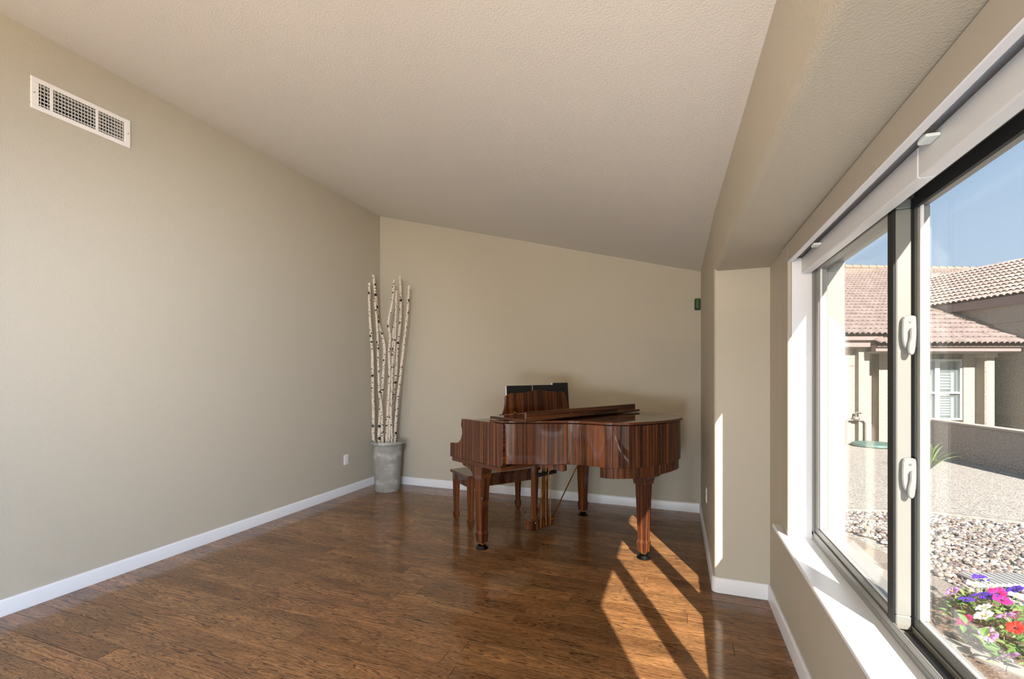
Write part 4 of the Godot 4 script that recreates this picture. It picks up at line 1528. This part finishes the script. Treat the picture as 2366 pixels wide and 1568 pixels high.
func make_petunias() -> void:
	var pm := petal_mesh(1.0)
	var lm := leaf_mesh(1.0, 0.55)
	var eye := MB.new()
	eye.ball(Vector3.ZERO, Vector3(1, 0.6, 1), 8)
	var em := eye.mesh()
	var r := RandomNumberGenerator.new()
	r.seed = 91
	# [label, material, eye, base x, z, flowers: offsets and heights]
	var kinds := [
		["white petunia plant with large ruffled blooms in the flower bed", "petal_white", "flower_eye", Vector2(1.66, -3.38), [[1.73, 0.19, -3.60], [1.60, 0.19, -3.26], [1.57, 0.17, -3.20], [1.87, 0.19, -3.50], [1.80, 0.21, -3.66], [1.92, 0.16, -3.36]]],
		["violet petunia plant beside the white blooms", "petal_violet", "flower_eye_dark", Vector2(1.72, -3.50), [[1.67, 0.19, -3.44], [1.71, 0.19, -3.43], [1.80, 0.20, -3.70], [1.60, 0.16, -3.42], [1.92, 0.18, -3.62], [1.85, 0.13, -3.26]]],
		["magenta petunia plant with open velvety blooms", "petal_magenta", "flower_eye_dark", Vector2(1.78, -3.36), [[1.74, 0.20, -3.38], [1.72, 0.17, -3.27], [1.78, 0.19, -3.50], [1.50, 0.12, -3.22]]],
		["red petunia plant at the gravel edge of the bed", "petal_red", "flower_eye_dark", Vector2(1.68, -3.10), [[1.65, 0.17, -3.10], [1.80, 0.15, -3.10]]],
		["lilac petunia plant with small blooms over bare soil", "petal_lilac", "flower_eye", Vector2(1.56, -3.04), [[1.52, 0.13, -3.06], [1.64, 0.20, -3.16], [1.55, 0.08, -2.96], [1.58, 0.16, -3.52]]],
	]
	for k in kinds:
		var b: Vector2 = k[3]
		var base := on_ground(b.x, b.y) + Vector3(0, 0.012, 0)
		var o := thing("petunia_plant", k[0], "flower", base, 0.0, "petunias in the bed")
		for f in k[4]:
			var p := Vector3(f[0], f[1] - 0.1, f[2]) - base
			var tilt := Basis(Vector3(r.randf_range(-1, 1), 0, r.randf_range(-1, 1)).normalized(), r.randf_range(0.15, 0.5))
			# blooms turn a little towards the sun and the house
			tilt = Basis(Vector3(0, 0, 1), deg_to_rad(22)) * tilt
			var fl := put("flower", pm, M[k[1]], o)
			var s := r.randf_range(0.039, 0.05)
			fl.transform = Transform3D(tilt.scaled(Vector3.ONE * s), p)
			var ey := put("flower_centre", em, M[k[2]], fl)
			ey.transform = Transform3D(Basis().scaled(Vector3.ONE * 0.16), Vector3(0, 0.0, 0))
			var st := MB.new()
			st.tube([Vector3(p.x * 0.3, 0.0, p.z * 0.3), Vector3(p.x * 0.7, p.y * 0.5, p.z * 0.7), p - tilt.y * s * 0.5], [0.0025], 6)
			put("stem", st.mesh(), M.leaf, o)
		for i in 44:
			var a := r.randf() * TAU
			var d := sqrt(r.randf()) * 0.15
			var p := Vector3(cos(a) * d, r.randf_range(0.02, 0.14), sin(a) * d)
			var lf := put("leaf", lm, M.leaf if r.randf() < 0.8 else M.leaf_pale, o)
			lf.transform = Transform3D((Basis(Vector3.UP, r.randf() * TAU) * Basis(Vector3(0, 0, 1), r.randf_range(-0.3, 0.6))).scaled(Vector3.ONE * r.randf_range(0.04, 0.075)), p)


func make_wall_and_plant() -> void:
	# low stuccoed block wall running away from the window
	var a := Vector3(5.85, -0.52, -14.2)
	var b := Vector3(6.15, -0.40, -9.5)
	var o := thing("garden_wall", "low tan stuccoed garden wall in the yard", "wall", a)
	var d := b - a
	var turn := Basis(Vector3.UP, -Vector2(d.x, d.z).angle())
	var g := MB.new()
	g.xf = Transform3D(turn, Vector3.ZERO)
	g.prism(PackedVector2Array([Vector2(0.45, -0.3), Vector2(5.2, -0.2), Vector2(5.2, 0.86), Vector2(0.45, 0.80)]), -0.1, 0.1, "z", 0.01)
	put("wall_panel", g.mesh(), M.block_wall, o)
	g = MB.new()
	g.xf = Transform3D(turn, Vector3.ZERO)
	g.box(Vector3(0.25, 0.25, 0.0), Vector3(0.36, 1.16, 0.36), 0.02)
	put("end_post", g.mesh(), M.stucco, o)
	g = MB.new()
	g.xf = Transform3D(turn, Vector3.ZERO)
	g.prism(PackedVector2Array([Vector2(0.45, 0.80), Vector2(5.2, 0.86), Vector2(5.2, 0.91), Vector2(0.45, 0.85)]), -0.12, 0.12, "z", 0.01)
	put("cap", g.mesh(), M.wall_cap, o)
	g = MB.new()
	g.xf = Transform3D(turn, Vector3.ZERO)
	g.box(Vector3(1.05, 0.3, 0.1), Vector3(0.05, 1.0, 0.012), 0.003)
	put("joint_strip", g.mesh(), M.wall_cap, o)
	# small agave-like plant in the gravel
	var p := thing("yucca_plant", "small yellow-green spiky plant in the fine gravel", "plant", on_ground(4.5, -10.75))
	var lm := leaf_mesh(0.55, 0.05)
	var r := RandomNumberGenerator.new()
	r.seed = 17
	for i in 26:
		var lf := put("blade", lm, M.leaf_pale, p)
		lf.transform = Transform3D(Basis(Vector3.UP, TAU * i / 26.0 + r.randf() * 0.3) * Basis(Vector3(0, 0, 1), r.randf_range(0.1, 1.1)), Vector3.ZERO)
	# utility pipes and a teal lid at the foot of the neighbour's wall
	var c := on_ground(4.72, -15.2)
	var ut := thing("water_pipes", "grey water pipes with valve by the neighbour's wall", "pipes", c)
	g = MB.new()
	g.tube([Vector3(-0.25, -0.05, 0), Vector3(-0.25, 0.62, 0), Vector3(-0.2, 0.68, 0), Vector3(0.15, 0.68, 0), Vector3(0.2, 0.62, 0), Vector3(0.2, -0.05, 0)], [0.03], 10)
	put("pipe_loop", g.mesh(), M.pipe_metal, ut)
	g = MB.new()
	g.ball(Vector3(-0.02, 0.72, 0), Vector3(0.10, 0.07, 0.07), 10)
	g.tube([Vector3(-0.02, 0.78, 0), Vector3(-0.02, 0.9, 0), Vector3(0.12, 0.9, 0)], [0.025], 8)
	put("valve", g.mesh(), M.pipe_metal, ut)
	var lid := thing("utility_lid", "round teal utility lid lying before the neighbour's wall", "lid", on_ground(5.0, -14.9))
	g = MB.new()
	g.lathe([[0.0, 0.0], [0.48, 0.0], [0.5, 0.03], [0.47, 0.08], [0.40, 0.10], [0.0, 0.13]], 32)
	put("lid_dome", g.mesh(), M.teal_plastic, lid)


# ---------------------------------------------------------------- the neighbour's house
var house: Node3D
const HX := 11.0
const HZ := 13.2
const HY := -0.57


func hp(x: float, y: float, d: float) -> Vector3:
	# x across and d away as seen from the window, as the house stands; to the house's own axes
	return Vector3(x - HX, y - HY, -(d - HZ))


func hbox(called: String, x0: float, x1: float, y0: float, y1: float, d0: float, d1: float, m: Material, parent: Node = null, b := 0.0) -> MeshInstance3D:
	return span(called, hp(x0, y0, d0), hp(x1, y1, d1), m, parent if parent else house, b)


func tile_mesh() -> ArrayMesh:
	# double-roll roof tile: x across, z down the slope, y out of the roof
	var g := MB.new()
	var w := 0.30
	var ln := 0.42
	var n := 12
	var prof := []
	for i in n + 1:
		var f := float(i) / n
		prof.append(Vector2((f - 0.5) * w, 0.055 * absf(sin(f * TAU))))
	for i in n:
		var a: Vector2 = prof[i]
		var b: Vector2 = prof[i + 1]
		var nn := Vector3(-(b.y - a.y), b.x - a.x, 0).normalized()
		var z0 := 0.0
		var z1 := ln
		var lift := 0.045
		g.poly([Vector3(a.x, a.y, z0), Vector3(b.x, b.y, z0), Vector3(b.x, b.y + lift, z1), Vector3(a.x, a.y + lift, z1)], [nn, nn, nn, nn], [a, b, b, a])
		g.poly([Vector3(a.x, a.y + lift, z1), Vector3(b.x, b.y + lift, z1), Vector3(b.x, b.y + lift - 0.022, z1), Vector3(a.x, a.y + lift - 0.022, z1)], [Vector3.BACK, Vector3.BACK, Vector3.BACK, Vector3.BACK], [a, b, b, a])
	return g.mesh()


func tiled_roof(parent: Node, e0: Vector3, e1: Vector3, r1: Vector3, r0: Vector3, tm: ArrayMesh, single: bool) -> void:
	# courses of tiles over the quad eave e0-e1, ridge r1-r0
	var u := (e1 - e0).normalized()
	var up := (r0 - e0)
	var nrm := u.cross(r1 - e0).normalized()
	if nrm.y < 0:
		nrm = -nrm
	var v := nrm.cross(u).normalized()
	if v.dot(up) < 0:
		v = -v
	var pl := PackedVector2Array()
	for p in [e0, e1, r1, r0]:
		pl.append(Vector2((p - e0).dot(u), (p - e0).dot(v)))
	var maxu := -1e9
	var minu := 1e9
	var maxv := 0.0
	for p in pl:
		maxu = maxf(maxu, p.x)
		minu = minf(minu, p.x)
		maxv = maxf(maxv, p.y)
	var bs := Basis(u, nrm, -v)
	if bs.determinant() < 0:
		bs = Basis(-u, nrm, -v)
	var joined := MB.new()
	var src := tm.surface_get_arrays(0)
	var j := 0
	while j * 0.36 < maxv:
		var i := 0
		while minu + i * 0.30 < maxu:
			var c := Vector2(minu + (i + 0.5) * 0.30, j * 0.36 + 0.15)
			if inside(c, pl):
				var tf := Transform3D(bs, e0 + u * c.x + v * (j * 0.36 + 0.36) + nrm * 0.02)
				if single:
					var t := put("roof_tile", tm, M.roof_tile, parent)
					t.transform = tf
				else:
					var base := joined.v.size()
					for k in src[Mesh.ARRAY_VERTEX].size():
						joined.v.append(tf * src[Mesh.ARRAY_VERTEX][k])
						joined.n.append(tf.basis * src[Mesh.ARRAY_NORMAL][k])
						joined.t.append(src[Mesh.ARRAY_TEX_UV][k])
					for k in src[Mesh.ARRAY_INDEX]:
						joined.idx.append(base + k)
			i += 1
		j += 1
	if not single:
		var s := put("far_tiles", joined.mesh(), M.roof_tile, parent)
		s.set_meta("kind", "stuff")
	# deck below the tiles
	var g := MB.new()
	var q := [e0, e1, r1, r0]
	g.poly(q, [nrm, nrm, nrm, nrm], [Vector2.ZERO, Vector2.ZERO, Vector2.ZERO, Vector2.ZERO])
	var q2 := []
	for p in q:
		q2.append(p - nrm * 0.08)
	g.poly(q2, [-nrm, -nrm, -nrm, -nrm], [Vector2.ZERO, Vector2.ZERO, Vector2.ZERO, Vector2.ZERO])
	put("roof_deck", g.mesh(), M.ridge_tile, parent)


func ridge_run(parent: Node, a: Vector3, b: Vector3, n: int) -> void:
	for i in n:
		var p := a.lerp(b, float(i) / n)
		var q := a.lerp(b, (i + 1.12) / n)
		var g := MB.new()
		g.tube([p, q], [0.11, 0.085], 10)
		put("ridge_tile", g.mesh(), M.ridge_tile, parent)


func make_house() -> void:
	var th := deg_to_rad(TURN)
	var rgt := Vector3(cos(th), 0, -sin(th))
	var fwd := Vector3(-sin(th), 0, -cos(th))
	house = thing("neighbour_house", "tan stuccoed house with pink clay tile roofs across the yard", "house", rgt * HX + fwd * HZ + Vector3(0, HY, 0), TURN)
	var tm := tile_mesh()
	var S: StandardMaterial3D = M.stucco
	# left wing: wall, corner return, fascia in two steps
	hbox("wall", 6.0, 9.98, -1.2, 2.5, 12.75, 19.0, S)
	hbox("wall_band", 6.0, 9.985, 1.66, 1.69, 12.74, 12.9, M.fascia)
	hbox("pilaster", 9.72, 10.02, -1.2, 2.3, 12.62, 12.95, S)
	hbox("fascia", 6.0, 10.12, 2.36, 2.46, 12.32, 12.5, M.fascia)
	hbox("fascia", 6.0, 10.02, 2.18, 2.36, 12.42, 12.6, M.fascia)
	hbox("fascia", 10.02, 10.16, 2.20, 2.46, 12.32, 13.9, M.fascia)
	hbox("eave_soffit", 6.0, 10.05, 2.16, 2.19, 12.5, 13.9, S)
	var rf := Node3D.new()
	rf.name = "main_roof"
	house.add_child(rf)
	tiled_roof(rf, hp(6.0, 2.50, 12.3), hp(10.2, 2.50, 12.3), hp(22.5, 6.25, 20.6), hp(6.0, 6.25, 20.0), tm, false)
	ridge_run(rf, hp(6.0, 6.3, 19.8), hp(22.5, 6.3, 20.8), 44)
	# middle wing with the shuttered window
	hbox("wall", 9.98, 12.05, -1.2, 2.5, 13.25, 16.0, S)
	hbox("wall", 12.05, 13.0, 1.86, 2.1, 13.0, 16.0, S)
	hbox("wall", 10.6, 11.45, -1.2, 2.1, 13.0, 16.0, S)
	hbox("wall", 11.45, 12.98, -1.2, 0.1, 13.0, 16.0, S)
	hbox("wall", 11.45, 12.98, 1.87, 2.1, 13.0, 16.0, S)
	hbox("wall", 12.94, 13.28, -1.2, 2.1, 12.9, 16.0, S)
	hbox("column", 13.28, 13.56, -1.2, 2.0, 12.62, 12.95, S, null, 0.03)
	hbox("column_cap", 13.24, 13.60, 1.90, 2.06, 12.58, 12.98, M.wall_cap, null, 0.02)
	hbox("fascia", 9.9, 13.95, 2.05, 2.22, 12.25, 12.4, M.fascia)
	hbox("eave_soffit", 9.9, 13.9, 2.02, 2.05, 12.3, 13.2, S)
	rf = Node3D.new()
	rf.name = "wing_roof"
	house.add_child(rf)
	tiled_roof(rf, hp(9.9, 2.24, 12.15), hp(14.1, 2.24, 12.15), hp(13.55, 3.45, 14.5), hp(9.9, 3.45, 14.5), tm, true)
	ridge_run(rf, hp(14.15, 2.3, 12.15), hp(13.55, 3.5, 14.5), 8)
	# shuttered window
	var wd := Node3D.new()
	wd.name = "far_window"
	house.add_child(wd)
	hbox("back", 11.45, 12.98, 0.05, 1.9, 13.22, 13.24, M.far_room, wd)
	for k in [[11.45, 11.53], [12.16, 12.30], [12.88, 12.95]]:
		hbox("window_frame", k[0], k[1], 0.1, 1.87, 12.93, 13.06, M.far_frame, wd, 0.01)
	for k in [[0.1, 0.16], [0.86, 0.92], [1.80, 1.87]]:
		hbox("window_frame", 11.45, 12.95, k[0], k[1], 12.94, 13.05, M.far_frame, wd, 0.01)
	for k in [[11.53, 12.16], [12.30, 12.88]]:
		for y in [[0.16, 0.86], [0.92, 1.80]]:
			hbox("pane", k[0], k[1], y[0], y[1], 13.0, 13.005, M.far_glass, wd)
			hbox("shutter_stile", k[0] + 0.02, k[0] + 0.11, y[0], y[1], 13.10, 13.14, M.far_louver, wd)
			hbox("shutter_stile", k[1] - 0.11, k[1] - 0.02, y[0], y[1], 13.10, 13.14, M.far_louver, wd)
			var n := 8 if y[0] < 0.5 else 9
			for i in n:
				var yc := lerpf(y[0] + 0.06, y[1] - 0.06, (i + 0.5) / n)
				var g := MB.new()
				g.xf = Transform3D(Basis(Vector3.RIGHT, deg_to_rad(35)), hp((k[0] + k[1]) * 0.5, yc, 13.13))
				g.box(Vector3.ZERO, Vector3(k[1] - k[0] - 0.22, 0.012, 0.075))
				put("louver", g.mesh(), M.far_louver, wd)
	# right wing, running away from us: its wall, fascia and roof
	var g := MB.new()
	g.prism(PackedVector2Array([Vector2(13.98 - HX, -(10.4 - HZ)), Vector2(13.80 - HX, -(15.3 - HZ)), Vector2(20.0 - HX, -(18.0 - HZ)), Vector2(20.0 - HX, -(10.4 - HZ))]), -0.6, 3.42 - HY, "y")
	put("wall", g.mesh(), M.stucco_far, house)
	g = MB.new()
	g.prism(PackedVector2Array([Vector2(13.98 - HX, -(10.4 - HZ)), Vector2(13.79 - HX, -(15.3 - HZ)), Vector2(13.9 - HX, -(15.3 - HZ)), Vector2(14.1 - HX, -(10.4 - HZ))]), 2.86 - HY, 2.88 - HY, "y")
	put("wall_band", g.mesh(), M.fascia, house)
	g = MB.new()
	g.prism(PackedVector2Array([Vector2(14.18 - 0.12 - HX, -(10.4 - HZ)), Vector2(13.50 - HX, -(15.4 - HZ)), Vector2(13.85 - HX, -(15.4 - HZ)), Vector2(14.4 - HX, -(10.4 - HZ))]), 3.36 - HY, 3.60 - HY, "y")
	put("fascia", g.mesh(), M.fascia, house)
	rf = Node3D.new()
	rf.name = "far_wing_roof"
	house.add_child(rf)
	tiled_roof(rf, hp(13.45, 3.60, 15.4), hp(14.05, 3.60, 11.2), hp(17.2, 5.05, 11.2), hp(17.0, 5.0, 18.2), tm, true)
	ridge_run(rf, hp(17.0, 5.03, 18.4), hp(17.2, 5.08, 11.0), 20)


func _ready() -> void:
	rng.seed = 2025
	make_view()
	make_materials()
	make_added_lamps()
	make_room()
	make_window()
	make_yard()
	make_house()
	make_piano()
	make_bench()
	make_pot()
	make_fittings()
